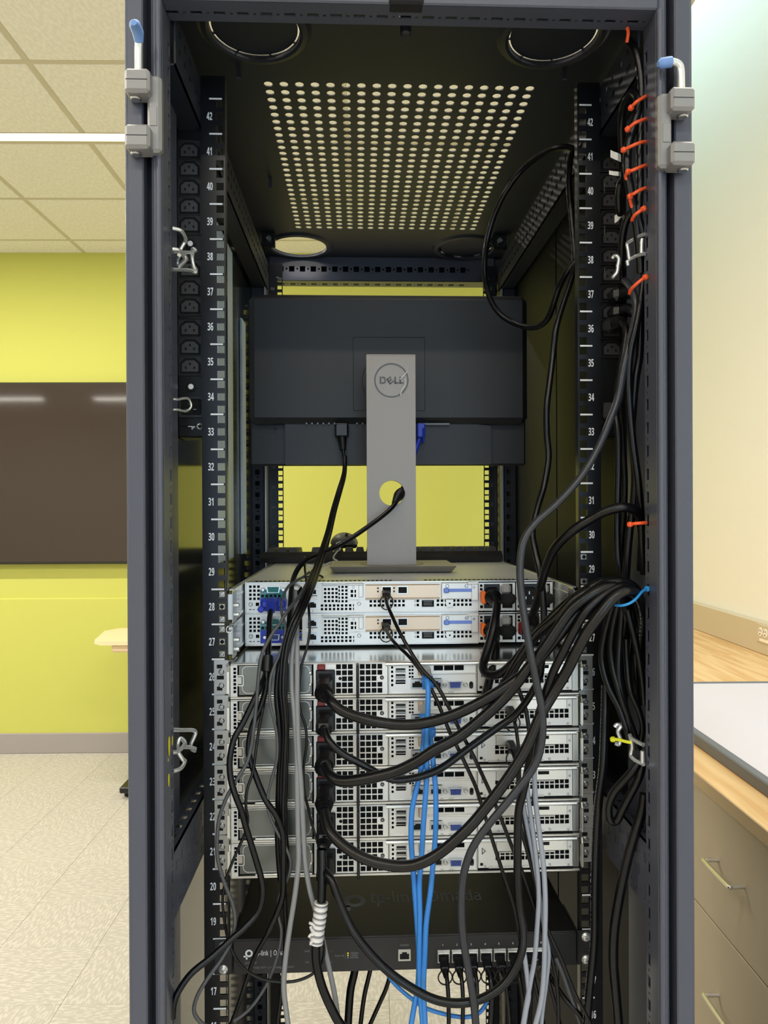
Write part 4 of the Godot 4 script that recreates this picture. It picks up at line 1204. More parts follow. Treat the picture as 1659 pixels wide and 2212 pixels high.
	part("arrow_mark", MB.new().band(T(L.call(314.3, 17) + V(0, 0, 0.0002)), reversed(ar), reversed(PackedVector2Array([ar[0] * 0.7, ar[1] * 0.7, ar[2] * 0.7])), 0.0006), M.dark_plastic, cg)
	part("cage_notch", MB.new().box(L.call(310, 35) + V(0, 0, -0.0004), L.call(313.5, 32) + V(0, 0, 0.0001)), M.hole_black, cg)
	for q in [[398, 35.6], [421.5, 36], [423.5, 13], [316, 35.8], [333, 36.5]]: screw(cg, L.call(q[0], q[1]).x, L.call(q[0], q[1]).y, zf, 0.0014, M.zinc, "rivet")
	part("cage_opening", MB.new().box(L.call(383, 10) + V(0, 0, 0.0015), L.call(397, 6) + V(0, 0, 0.0021)), M.hole_black, cg)
	part("side_return", MB.new().cbox(L.call(427.5, 40) + V(0, 0, -0.006), L.call(436, 3) + V(0, 0, -0.002), 0.0006), M.zinc, s)
	return s

func lower_servers() -> void:
	var labels := [
		"uppermost of the six lower servers, its bare lid showing below the two upper servers",
		"second of the six lower servers from above",
		"third of the six lower servers from above",
		"third of the six lower servers from below",
		"second of the six lower servers from below",
		"lowest of the six lower servers, just above the black network switch"]
	var p := lower_server_proto()
	for k in 6:
		var s: Node3D = p
		if k:
			s = p.duplicate()
			s.name = numbered("server")
			add_child(s, true)
			s.position = p.position - V(0, k * U, 0)
		s.set_meta("label", labels[k])
	# mounting brackets of the six, on both sides
	var ps := {}
	for s in [-1.0, 1.0]:
		var y := YB + 26 * U
		var o := thing("rail_bracket", "", "bracket", V(0.232 * s, y - U, 0.0), "zinc rail brackets of the lower servers")
		var hs := []
		for q in [[0.0065, 0.0345], [0.0065, 0.0065], [0.0065, 0.0205]]:
			hs.append(Rect2(q[0] - 0.003, q[1] - 0.002, 0.009 if q[1] == 0.0205 else 0.007, 0.005))
		part("plate", MB.new().plate(T(V(-0.2425 if s < 0 else 0.2245, y - U + 0.0008, 0.0028)), 0.018, U - 0.0016, hs, 0.0024), M.zinc_dull, o)
		part("slot_shade", MB.new().box(V(-0.242 if s < 0 else 0.2250, y - U + 0.002, 0.0006), V(-0.2255 if s < 0 else 0.2415, y - 0.002, 0.0010)), M.gap_black, o)
		# a wing that stands out along the server's side
		var w := PackedVector2Array([Vector2(0.0, 0.002), Vector2(0.022, 0.002), Vector2(0.0265, 0.006), Vector2(0.0265, 0.034), Vector2(0.021, 0.041), Vector2(0.0, 0.041)])
		part("wing", MB.new().poly(Transform3D(Basis(V(-0.20 * s, 0, 0.98), V(0, 1, 0), V(-0.98, 0, -0.2 * s)), V(0.2250 * s, y - U, 0.002)), w, 0.0014), M.zinc, o)
		part("wing_lip", MB.new().xbox(Transform3D(Basis(V(1, 0, 0), V(0, 1, 0), V(0, 0, 1)), V(0.2205 * s, y - U + 0.021, 0.0275)), V(0.0040, 0.028, 0.0012), 0.0004), M.steel, o)
		for q in [0.0118, 0.0290]: screw(o, 0.2330 * s, y - U + q, 0.0022, 0.0036, M.zinc, "bolt_head")
		ps[s] = o
		for k in 6:
			var c: Node3D = o
			if k:
				c = o.duplicate()
				c.name = numbered("rail_bracket")
				add_child(c, true)
				c.position = o.position - V(0, k * U, 0)
			c.set_meta("label", ["zinc bracket %s of the uppermost lower server", "zinc bracket %s of the second lower server from above", "zinc bracket %s of the third lower server from above", "zinc bracket %s of the third lower server from below", "zinc bracket %s of the second lower server from below", "zinc bracket %s of the lowest lower server"][k] % ("at the left end" if s < 0 else "at the right end"))

# ------------------------------------------------------------------ monitor, keyboard, switch
func monitor() -> void:
	var top := YB + 28 * U + 0.0006
	var m := thing("monitor", "black flat monitor seen from behind on a grey column stand", "monitor", V(-0.005, top, -0.28))
	var zb := -0.330
	part("screen_frame", MB.new().cbox(V(-0.2485, 1.7000, -0.372), V(0.2415, 1.9980, -0.355), 0.003), M.monitor_black, m)
	part("screen", MB.new().box(V(-0.243, 1.712, -0.3735), V(0.236, 1.993, -0.3715)), M.tv_screen, m)
	part("back_shell", MB.new().cbox(V(-0.2475, 1.7720, -0.360), V(0.2405, 1.9975, zb), 0.010), M.monitor_black, m)
	var ls := MB.new()
	var pr := PackedVector2Array([Vector2(-0.1865, 1.7010), Vector2(0.1765, 1.7010), Vector2(0.1765, 1.7685), Vector2(0.1300, 1.7745), Vector2(-0.1865, 1.7745)])
	ls.poly(T(V(0, 0, zb - 0.012)), pr, 0.02)
	part("lower_shell", ls, M.dark_plastic, m)
	# mounting recess outline and swivel ring
	part("mount_groove", MB.new().band(T(V(-0.004, 1.858, zb + 0.0004)), rr(0.1255, 0.1285, 0.001), rr(0.1240, 0.1270, 0.0005), 0.001), M.gap_black, m)
	part("swivel_ring", MB.new().band(T(V(-0.0055, 1.845, zb + 0.0005)), circle(0.0462, 48), circle(0.0453, 48), 0.001), M.gap_black, m)
	part("swivel", MB.new().cyl(T(V(-0.005, 1.845, zb - 0.001)), 0.03, 0.082, 32), M.dark_plastic, m)
	# port strip under the overhang
	var po := MB.new()
	for k in 15:
		if k in [6, 7, 8]: continue
		po.box(V(-0.150 + k * 0.0098, 1.7705, zb - 0.009), V(-0.147 + k * 0.0098, 1.7735, zb - 0.004))
	part("port_vents", po, M.print_grey, m)
	part("port_strip", MB.new().box(V(0.048, 1.7695, zb - 0.010), V(0.102, 1.7728, zb - 0.004)), M.print_grey, m)
	part("cable_slot", MB.new().box(V(-0.2035, 1.760, zb + 0.0002), V(-0.2005, 1.766, zb + 0.0006)).box(V(-0.2475, 1.772, zb - 0.0003), V(-0.2005, 1.7726, zb + 0.0004)), M.gap_black, m)
	# column with a round cable hole
	var zn := -0.2385
	var nk := MB.new()
	nk.plate(T(V(-0.0448, 1.529, zn)), 0.0793, 0.3425, [Rect2(0.0448 - 0.0043 - 0.024, 1.648 - 1.529 - 0.024, 0.048, 0.048)], 0.012)
	nk.round_cell(T(V(-0.0043, 1.648, zn)), 0.048, 0.048, 0.0204, 0.012, 40)
	var neck := part("column", nk, M.stand_grey, m)
	part("column_edge", MB.new().cbox(V(-0.0448, 1.869, zn - 0.030), V(0.0345, 1.8722, zn + 0.0003), 0.001).cbox(V(-0.0448, 1.69, zn - 0.030), V(-0.043, 1.872, zn - 0.011), 0.0005).cbox(V(0.0327, 1.69, zn - 0.030), V(0.0345, 1.872, zn - 0.011), 0.0005), M.stand_grey, neck)
	# round emblem with its lettering, still under a crumpled film
	var lg := V(-0.0045, 1.830, zn)
	part("emblem_ring", MB.new().band(T(lg + V(0, 0, 0.0008)), circle(0.0278, 48), circle(0.0256, 48), 0.001), M.logo_grey, neck)
	var e := MB.new()
	var W := 0.0115
	# D, tilted E, L, L
	var bars := [
		[-0.0190, -0.0056, 0.0026, W, 0.0], [-0.0160, -0.0056 , 0.0050, 0.0026, 0.0], [-0.0160, 0.0033, 0.0050, 0.0026, 0.0], [-0.0118, -0.0042, 0.0026, 0.0087, 0.0],
		[0.0048, -0.0056, 0.0026, W, 0.0], [0.0048, -0.0056, 0.0070, 0.0026, 0.0], [0.0128, -0.0056, 0.0026, W, 0.0], [0.0128, -0.0056, 0.0070, 0.0026, 0.0]]
	for q in bars: e.box(lg + V(q[0], q[1], 0), lg + V(q[0] + q[2], q[1] + q[3], 0.0008))
	var tilt := Basis(Vector3.BACK, 0.62)
	for q in [[-0.0046, -0.0052, 0.0022, 0.0104], [-0.0046, -0.0052, 0.0088, 0.0022], [-0.0046, -0.0011, 0.0080, 0.0022], [-0.0046, 0.0030, 0.0088, 0.0022]]:
		e.xbox(T(lg + V(-0.0018, 0, 0.0004) + tilt * V(q[0] + q[2] / 2, q[1] + q[3] / 2, 0), tilt), V(q[2], q[3], 0.0008), 0)
	part("emblem_letters", e, M.logo_grey, neck)
	var fi := PackedVector2Array()
	for k in 28: fi.append(Vector2.from_angle(TAU * k / 28) * (0.0325 + 0.0022 * sin(k * 2.3) + 0.0014 * sin(k * 5.1)))
	part("protective_film", MB.new().poly(T(lg + V(0, 0, 0.0016)), fi, 0.0004), M.film, neck, "crumpled clear protective film")
	for q in [[[26, 14], [19, 6], [14, 1]], [[22, 2], [22, -8], [16, -18], [15, -26]], [[-30, 10], [-18, 5], [-8, 1]], [[-14, -22], [-12, -12], [-8, -4]]]:
		var w := PackedVector3Array()
		for a in q: w.append(lg + V(a[0] * 0.001, a[1] * 0.001, 0.0024))
		part("film_crease", MB.new().tube(bend(w, 4), 0.0005 if q[0][0] < 0 else 0.0009, 6), M.film if q[0][0] < 0 else M.wrap_white, neck)
	# flared base plate
	var bs := MB.new()
	var cx := -0.004
	var lo := [V(cx - 0.0935, top, -0.222), V(cx + 0.0935, top, -0.222), V(cx + 0.0935, top, -0.325), V(cx - 0.0935, top, -0.325)]
	var hi := [V(cx - 0.0998, top + 0.0108, -0.204), V(cx + 0.0998, top + 0.0108, -0.204), V(cx + 0.0998, top + 0.0108, -0.338), V(cx - 0.0998, top + 0.0108, -0.338)]
	for k in 4:
		var j := (k + 1) % 4
		bs.quad(lo[k], lo[j], hi[j], hi[k])
	bs.quad(hi[0], hi[1], hi[2], hi[3])
	bs.quad(lo[3], lo[2], lo[1], lo[0])
	part("base_plate", bs, M.base_grey, m)
	part("base_collar", MB.new().band(Transform3D(Basis(V(1, 0, 0), V(0, 0, -1), V(0, 1, 0)), V(cx, top + 0.0112, -0.262)), circle(0.052, 40), circle(0.0512, 40), 0.001), M.logo_grey, m)

func keyboard() -> void:
	var y := YB + 28 * U + 0.0006
	var k := thing("keyboard", "black keyboard lying on the topmost server behind the monitor stand", "keyboard", V(-0.013, y, -0.53))
	var pr := PackedVector2Array([Vector2(0.448, 0.0), Vector2(0.444, 0.010), Vector2(0.458, 0.0195), Vector2(0.605, 0.012), Vector2(0.612, 0.0)])
	part("case", MB.new().poly(Transform3D(Basis(V(0, 0, -1), V(0, 1, 0), V(1, 0, 0)), V(0.218, y, 0)), pr, 0.462), M.key_black, k)
	var b := MB.new()
	var w := 0.0165
	var t := 0.0125
	var c := V(0, 0, 0)
	var h := 0.0092
	var ba := [V(-w / 2, 0, w / 2), V(w / 2, 0, w / 2), V(w / 2, 0, -w / 2), V(-w / 2, 0, -w / 2)]
	var ta := [V(-t / 2, h, t / 2 - 0.001), V(t / 2, h, t / 2 - 0.001), V(t / 2, h, -t / 2 - 0.001), V(-t / 2, h, -t / 2 - 0.001)]
	for q in 4: b.quad(ba[q], ba[(q + 1) % 4], ta[(q + 1) % 4], ta[q])
	b.quad(ta[0], ta[1], ta[2], ta[3])
	var first: MeshInstance3D
	var proto := b.done(Vector3.ZERO)
	for r in 6:
		for i in 21:
			if i in [4, 9] and r == 0: continue
			if i == 17 or i == 13 and r == 3: continue
			var o := MeshInstance3D.new()
			o.name = "key"
			o.mesh = proto
			o.material_override = M.key_black
			o.position = V(-0.013 - 0.2135 + (20 - i) * 0.02135, y + 0.0185 - r * 0.0010, -0.469 - r * 0.0205 - (0.006 if r else 0.0)) - org[k]
			k.add_child(o, true)
	# mouse on the keys
	var mz := -0.560
	var my := y + 0.024
	var mo := thing("mouse", "dark grey computer mouse with a white cord resting on the keyboard", "mouse", V(-0.088, my, mz))
	part("shell", MB.new().ball(V(-0.088, my + 0.006, mz), V(0.0285, 0.024, 0.050), 24, 12, 0.0), M.mouse_grey, mo)
	part("base", MB.new().cbox(V(-0.115, my - 0.001, mz - 0.040), V(-0.061, my + 0.0065, mz + 0.040), 0.004), M.gap_black, mo)
	part("scroll_wheel", MB.new().cyl(T(V(-0.0855, my + 0.021, mz + 0.028), Basis(Vector3.UP, PI / 2)), 0.008, 0.006, 18, 0.001), M.gap_black, mo)
	var mc := pts([-885, 15560, -5150, -946, 15576, -5000, -1016, 15545, -4900, -935, 15463, -4550, -990, 15425, -4300, -1046, 15339, -3900, -973, 15293, -3700, -1094, 15283, -3400, -1180, 15254, -3150, -1251, 15243, -3000, -1361, 15251, -3000, -1461, 15268, -3100])
	part("cord", MB.new().tube(bend(mc, 5), 0.0016, 8), M.cable_white, mo, "white cord")

func switch_unit() -> void:
	var y1 := YB + 18 * U
	var y0 := y1 - 0.0438
	var zf := 0.0035
	var s := thing("network_switch", "black network switch with plugged fibre ports below the servers", "network switch", V(0, y0, -0.15))
	part("case", MB.new().cbox(V(-0.2200, y0, -0.30), V(0.2200, y1, zf), 0.0012), M.switch_black, s)
	part("front_face", MB.new().cbox(V(-0.2195, y0 + 0.0005, zf - 0.001), V(0.2195, y1 - 0.0015, zf + 0.0012), 0.0006), M.switch_black, s)
	for sx in [-1.0, 1.0]:
		var e := part("mount_ear", MB.new().cbox(V(0.2205 * sx, y0, 0.0006), V(0.2440 * sx, y1, zf), 0.0008).cbox(V(0.2205 * sx, y0, -0.06), V(0.2222 * sx, y1, zf), 0.0004), M.switch_black, s)
		for y in [y1 - 0.0075, y0 + 0.0070]: 
			var sc := part("screw", MB.new().lathe(T(V(0.2325 * sx, y, zf)), [Vector2(0.0062, 0), Vector2(0.0060, 0.0015), Vector2(0.0040, 0.0034), Vector2(0.0012, 0.0040), Vector2(0.0, 0.0028)], 18), M.chrome, e)
			part("screw_slot", MB.new().xbox(T(V(0.2325 * sx, y, zf + 0.0034), Basis(Vector3.BACK, 0.5)), V(0.0062, 0.0012, 0.0016), 0).xbox(T(V(0.2325 * sx, y, zf + 0.0034), Basis(Vector3.BACK, 0.5 + PI / 2)), V(0.0062, 0.0012, 0.0016), 0), M.zinc_dull, sc)
	# lettering on the face and on the lid
	logo(s, V(-0.1998, y1 - 0.0175, zf + 0.0013), 0.0095, Basis(), M.print_white)
	text("tp-link | Omada", 0.0060, M.print_white, s, V(-0.1925, y1 - 0.0200, zf + 0.0012), 0.72, "lettering", Basis(), false, HORIZONTAL_ALIGNMENT_LEFT)
	text("SX3008F", 0.0030, M.print_grey, s, V(-0.2055, y1 - 0.0305, zf + 0.0012), 1.0, "lettering", Basis(), false, HORIZONTAL_ALIGNMENT_LEFT)
	text("8-Port 10GE SFP+ L2+ Managed Switch", 0.0026, M.print_grey, s, V(-0.2055, y1 - 0.0365, zf + 0.0012), 1.0, "lettering", Basis(), false, HORIZONTAL_ALIGNMENT_LEFT)
	for q in [["PWR", -0.1265, 0.0172], ["SYS", -0.1265, 0.0312], ["1", -0.101, 0.0172], ["7", -0.101, 0.0312], ["10Gbps", -0.0665, 0.0208], ["1Gbps", -0.0670, 0.0236], ["Activity", -0.0665, 0.0264], ["Port 1-8", -0.0855, 0.0240], ["Console", -0.0025, 0.0125], ["Console", 0.0205, 0.0255]]:
		text(q[0], 0.0022, M.print_grey, s, V(q[1], y1 - q[2], zf + 0.0012))
	part("printed_bracket", MB.new().box(V(-0.0780, y1 - 0.0265, zf + 0.0011), V(-0.0777, y1 - 0.0185, zf + 0.0014)), M.print_grey, s)
	for k in 3: part("indicator", MB.new().cyl(T(V(-0.0745, y1 - 0.0198 - k * 0.0028, zf + 0.001)), 0.0010, 0.0004, 10), M.paint_yellow if k < 2 else M.print_grey, s)
	for q in [[-0.118, 0.0165], [-0.118, 0.0305], [-0.0955, 0.0165], [-0.0955, 0.0305]]: part("indicator", MB.new().cyl(T(V(q[0], y1 - q[1], zf + 0.001)), 0.0010, 0.0004, 10), M.socket_grey, s)
	net_port(s, -0.0025, y1 - 0.0235, zf + 0.0014, 0.0158, 0.0148, M.zinc)
	# eight fibre cages, each with its module
	for k in 8:
		var x := 0.0478 + k * 0.01815 - (0.0 if k < 4 else 0.0004)
		var y := y1 - 0.0265
		var c := part("fiber_cage", MB.new().plate(T(V(x - 0.0078, y - 0.0085, zf + 0.0022)), 0.0156, 0.0165, [Rect2(0.0012, 0.0012, 0.0132, 0.0100)], 0.003), M.zinc, s)
		part("cage_mouth", MB.new().box(V(x - 0.0068, y - 0.0075, zf + 0.0010), V(x + 0.0068, y + 0.004, zf + 0.0014)), M.hole_black, c)
		part("cage_lip", MB.new().cbox(V(x - 0.0078, y + 0.0034, zf + 0.002), V(x + 0.0078, y + 0.0052, zf + 0.0045), 0.0006), M.chrome, c)
		text(str(k + 1), 0.0024, M.print_white, s, V(x - 0.001, y1 - 0.0140, zf + 0.0012))
	var lid := Basis(V(1, 0, 0), V(0, 0, -1), V(0, 1, 0))
	logo(s, V(-0.0660, y1 + 0.0001, -0.078), 0.030, lid, M.print_grey)
	text("tp-link  Omada", 0.026, M.print_grey, s, V(-0.0450, y1 + 0.0001, -0.074), 0.66, "lettering", lid, false, HORIZONTAL_ALIGNMENT_LEFT)

func logo(to: Node3D, at: Vector3, h: float, b: Basis, m: Material) -> void:
	# a ring with a foot on its left and a small bar below
	var e := MB.new()
	var t := Transform3D(b, at)
	e.band(t, circle(h * 0.5, 24, 0, h * 0.08), circle(h * 0.27, 24, 0, h * 0.08), 0.0003)
	for q in [[-0.72, -0.42, 0.50, 0.20], [-0.42, -0.72, 0.22, 0.42]]:
		e.xbox(Transform3D(b, t * V((q[0] + q[2] / 2) * h, (q[1] + q[3] / 2) * h, 0)), V(q[2] * h, q[3] * h, 0.0003), 0)
	part("emblem", e, m, to)

# ------------------------------------------------------------------ hooks, ties, flags
func wire_hook(label: String, group: String, at: Vector3, p: Array, r := 0.0028) -> void:
	var o := thing("cable_hook", label, "cable hook", at, group)
	for q in p: part("wire", MB.new().tube(bend(pts(q), 5), r, 10), M.chrome, o)

func tie(label: String, p: PackedVector3Array, m: Material, head: int, r := 0.0019) -> void:
	var at := p[0]
	var o := thing("cable_tie", label, "cable tie", at, "cable ties")
	part("strap", MB.new().tube(bend(p, 5), r, 8), m, o)
	var h := p[head]
	var j := p[1] if head == 0 else p[p.size() - 2]
	part("head", MB.new().xbox(aim(h, h - j), V(0.0058, 0.0058, 0.0058), 0.0014), m, o)

func flag(label: String, p: PackedVector3Array, w: float) -> void:
	# a paper label folded round a cord
	var o := thing("cord_label", label, "paper label", p[0], "paper labels on the right power cords")
	var b := MB.new()
	var up := V(0, w, 0)
	for k in p.size() - 1:
		var t := (p[k + 1] - p[k]).cross(up).normalized() * 0.0003
		b.quad(p[k] + t, p[k + 1] + t, p[k + 1] + up + t, p[k] + up + t)
		b.quad(p[k] + up - t, p[k + 1] + up - t, p[k + 1] - t, p[k] - t)
	part("paper", b, M.paper, o)

func small_things() -> void:
	wire_hook("wire cable hooks on the left post, the upper pair in front of the outlets", "wire cable hooks", V(-0.2592, 1.9124, 0.1200), [
		[-2601, 19281, 1280, -2516, 19275, 1220, -2512, 19248, 1050, -2534, 19236, 1000, -2576, 19162, 1000, -2592, 19105, 1000, -2508, 19036, 1050, -2530, 19027, 1000, -2597, 18964, 1000, -2618, 19016, 1000, -2572, 19053, 1100],
		[-2602, 19054, 1280, -2545, 19056, 1250, -2514, 19046, 1150, -2501, 19013, 1100, -2580, 18957, 1050],
		[-2636, 19071, 1150, -2574, 19157, 900, -2536, 19229, 700, -2521, 19291, 650, -2483, 19259, 650],
		[-2516, 19273, 670, -2509, 19152, 750, -2494, 19056, 750, -2473, 19013, 700, -2495, 18997, 700, -2526, 19001, 750, -2580, 18956, 900, -2637, 18876, 1150]], 0.0022)
	wire_hook("single wire cable loop on the left post, below the white breaker button", "wire cable hooks", V(-0.2601, 1.7394, 0.1200), [
		[-2608, 17427, 1250, -2570, 17430, 1200, -2544, 17456, 1100, -2506, 17471, 1000, -2487, 17432, 950, -2487, 17379, 950, -2523, 17330, 1000, -2550, 17321, 1100, -2571, 17318, 1200, -2609, 17310, 1250]], 0.0013)
	wire_hook("wire cable hooks low on the left post, beside the yellow paint marks", "wire cable hooks", V(-0.2619, 1.3622, 0.1200), [
		[-2648, 13796, 1200, -2576, 13728, 1000, -2524, 13666, 800, -2498, 13623, 750, -2514, 13569, 750, -2552, 13484, 750, -2553, 13413, 700, -2527, 13374, 650],
		[-2520, 13411, 680, -2550, 13484, 850, -2589, 13518, 950],
		[-2629, 13573, 1280, -2584, 13562, 1220, -2537, 13598, 1100, -2575, 13640, 1050, -2611, 13645, 1050, -2619, 13579, 1100, -2594, 13544, 1180, -2551, 13451, 1150, -2538, 13407, 1100, -2560, 13366, 1200, -2620, 13366, 1280]], 0.0024)
	wire_hook("wire cable hook on the right post, between the orange ties and holding black cords", "wire cable hooks", V(0.2623, 1.9173, 0.1200), [
		[2611, 19267, 1280, 2581, 19272, 1200, 2544, 19276, 1050, 2525, 19263, 1000, 2536, 19193, 1000, 2551, 19087, 1000, 2562, 19087, 1000, 2573, 19071, 1150, 2611, 19051, 1280],
		[2597, 19227, 1250, 2592, 19155, 1250, 2591, 19067, 1250], [2524, 19071, 1000, 2535, 19012, 1000]], 0.0022)
	wire_hook("bent wire cable hook standing left of the upper right one", "wire cable hooks", V(0.2462, 1.9074, 0.0800), [
		[2424, 19167, 800, 2439, 19187, 820, 2466, 19171, 850, 2483, 19128, 850, 2471, 19057, 850, 2460, 18987, 850, 2429, 18944, 830, 2429, 18943, 800]], 0.0022)
	wire_hook("wire cable hook low on the right post with the yellow tie on it", "wire cable hooks", V(0.2603, 1.3433, 0.1200), [
		[2414, 13638, 850, 2442, 13670, 850, 2491, 13653, 850, 2452, 13588, 850, 2480, 13500, 850, 2463, 13435, 850, 2424, 13447, 850],
		[2581, 13569, 1280, 2561, 13569, 1200, 2540, 13569, 1050, 2538, 13590, 1000, 2554, 13526, 1000, 2564, 13445, 1000, 2548, 13354, 1000, 2557, 13336, 1100, 2581, 13352, 1280],
		[2579, 13495, 1260, 2578, 13360, 1260]], 0.0024)
	tie("topmost orange cable tie, hanging from the top beam", pts([2399, 21515, 1350, 2428, 21488, 1300, 2432, 21418, 1250]), M.tie_orange, 1)
	tie("second orange cable tie from the top, round the cord loop", pts([2624, 20792, 1300, 2541, 20726, 1350, 2489, 20690, 1350, 2465, 20673, 1280]), M.tie_orange, 3)
	tie("third orange cable tie from the top on the right post", pts([2623, 20541, 1300, 2540, 20491, 1350, 2473, 20460, 1350, 2427, 20435, 1280]), M.tie_orange, 3)
	tie("fourth orange cable tie from the top, level with the paper labels", pts([2622, 20289, 1300, 2540, 20251, 1350, 2462, 20220, 1350, 2387, 20213, 1260]), M.tie_orange, 3)
	tie("fifth orange cable tie from the top, its tail bent down", pts([2616, 20026, 1300, 2523, 19975, 1350, 2454, 19948, 1340, 2431, 19961, 1280, 2427, 19943, 1220, 2445, 19911, 1200]), M.tie_orange, 3)
	tie("sixth orange cable tie from the top, its long tail curving down", pts([2615, 19774, 1300, 2522, 19720, 1350, 2474, 19693, 1340, 2451, 19688, 1280, 2484, 19632, 1220, 2513, 19579, 1200]), M.tie_orange, 3)
	tie("seventh orange cable tie from the top, its head against the post", pts([2573, 19521, 1350, 2515, 19477, 1380, 2479, 19453, 1340, 2478, 19429, 1260]), M.tie_orange, 0)
	tie("eighth orange cable tie from the top, below the wire hook", pts([2592, 18765, 1350, 2527, 18719, 1380, 2476, 18675, 1340, 2460, 18648, 1260, 2473, 18630, 1200]), M.tie_orange, 0)
	tie("lowest orange cable tie, beside unit 30 of the right rail", pts([2613, 16051, 1300, 2534, 16047, 1340, 2480, 16042, 1320, 2446, 16031, 1260]), M.tie_orange, 3)
	tie("yellow cable tie on the lower right wire hook", pts([2337, 13545, 1000, 2394, 13555, 1050, 2451, 13549, 1100, 2507, 13544, 1120]), M.tie_yellow, 0)
	tie("long blue cable tie holding the thick power cord bundle", pts([2601, 15320, 1350, 2520, 15302, 1420, 2408, 15235, 1520, 2322, 15190, 1560, 2249, 15164, 1540, 2200, 15161, 1480, 2181, 15168, 1420]), M.tie_blue, 0, 0.0015)
	flag("upper white paper label on a cord of the right power strip", pts([2496, 20483, 550, 2523, 20436, 600, 2561, 20410, 620, 2603, 20403, 600]), 0.009)
	flag("second white paper label from the top on a right strip cord", pts([2478, 20274, 550, 2517, 20240, 600, 2566, 20226, 620, 2621, 20254, 550]), 0.005)
	flag("lower white paper label hanging by a curled end from a cord", pts([2544, 19684, 550, 2568, 19695, 580, 2593, 19724, 620, 2647, 19729, 580]), 0.009)

# ------------------------------------------------------------------ cords and cables
func cable(label: String, group: String, r: float, m: Material, p: PackedVector3Array, called := "cable", cat := "cable") -> Node3D:
	var at := p[p.size() / 2]
	var o := thing(called, label, cat, at, group)
	part("jacket", MB.new().tube(bend(p, 6), r, 12), m, o)
	return o

func plug(o: Node3D, at: Vector3, to: Vector3, w: float, h: float, len: float, cord: PackedVector3Array, r: float) -> void:
	# a moulded appliance plug pushed in at at, then a ribbed sleeve along the cord's first points
	var d := (to - at).normalized()
	var t := aim(at + d * len / 2, d)
	var pl := part("plug", MB.new().xbox(t, V(w, h, len), minf(w, h) * 0.25), M.black_plastic, o)
	sleeve(pl, cord, r)

func sleeve(o: Node3D, cord: PackedVector3Array, r: float, n := 8) -> void:
	var p := bend(cord, 8)
	var q := PackedVector3Array()
	var rad := []
	for k in n * 2:
		var i := mini(k, p.size() - 1)
		q.append(p[i])
		rad.append(lerpf(r * 2.05, r * 1.2, float(k) / (n * 2)) * (1.0 if k % 2 == 0 else 0.82))
	part("ribbed_sleeve", MB.new().tube(q, rad, 12), M.black_plastic, o)

func psu_cord(label: String, y: float, r: float, m: Material, p: PackedVector3Array) -> Node3D:
	# a power cord in one of the lower servers' inlets; y is the height of the plug's middle
	var o := cable(label, "power cords of the lower servers", r, m, p, "power_cable", "power cord")
	var at := V(-0.1015, y, 0.027)
	plug(o, at, at + V(0.0, -0.006, 0.03), 0.0195, 0.0155, 0.034, PackedVector3Array([at + V(0, -0.007, 0.028), p[0].lerp(at + V(0, -0.008, 0.034), 0.5), p[0], p[1]]), r * 0.9)
	return o

func dac(o: Node3D, at: Vector3, d: Vector3) -> void:
	# a fibre-cage plug with its pull ring
	var p := part("module_plug", MB.new().xbox(aim(at + d * 0.008, d), V(0.011, 0.009, 0.018), 0.002), M.black_plastic, o)
	part("collar", MB.new().cyl(aim(at + d * 0.016, d), 0.0046, 0.010, 12, 0.001, 0.003), M.black_plastic, p)
	var ring := PackedVector3Array()
	for k in 17:
		var a := TAU * k / 16
		ring.append(at + d * 0.012 + V(sin(a) * 0.0088, -0.010 + cos(a) * 0.0105, 0.004 + 0.002 * cos(a)))
	part("pull_ring", MB.new().tube(ring, 0.0009, 6), M.black_plastic, p)

func rj45(o: Node3D, at: Vector3, d: Vector3, m: Material) -> void:
	var p := part("plug", MB.new().xbox(aim(at + d * 0.008, d), V(0.0112, 0.0082, 0.020), 0.0012), M.clear_plastic, o)
	part("boot", MB.new().xbox(aim(at + d * 0.024, d), V(0.0125, 0.0105, 0.018), 0.003), m, p)
	for k in 4: part("boot_rib", MB.new().xbox(aim(at + d * (0.019 + k * 0.004), d), V(0.0132, 0.0112, 0.0016), 0.0004), m, p)

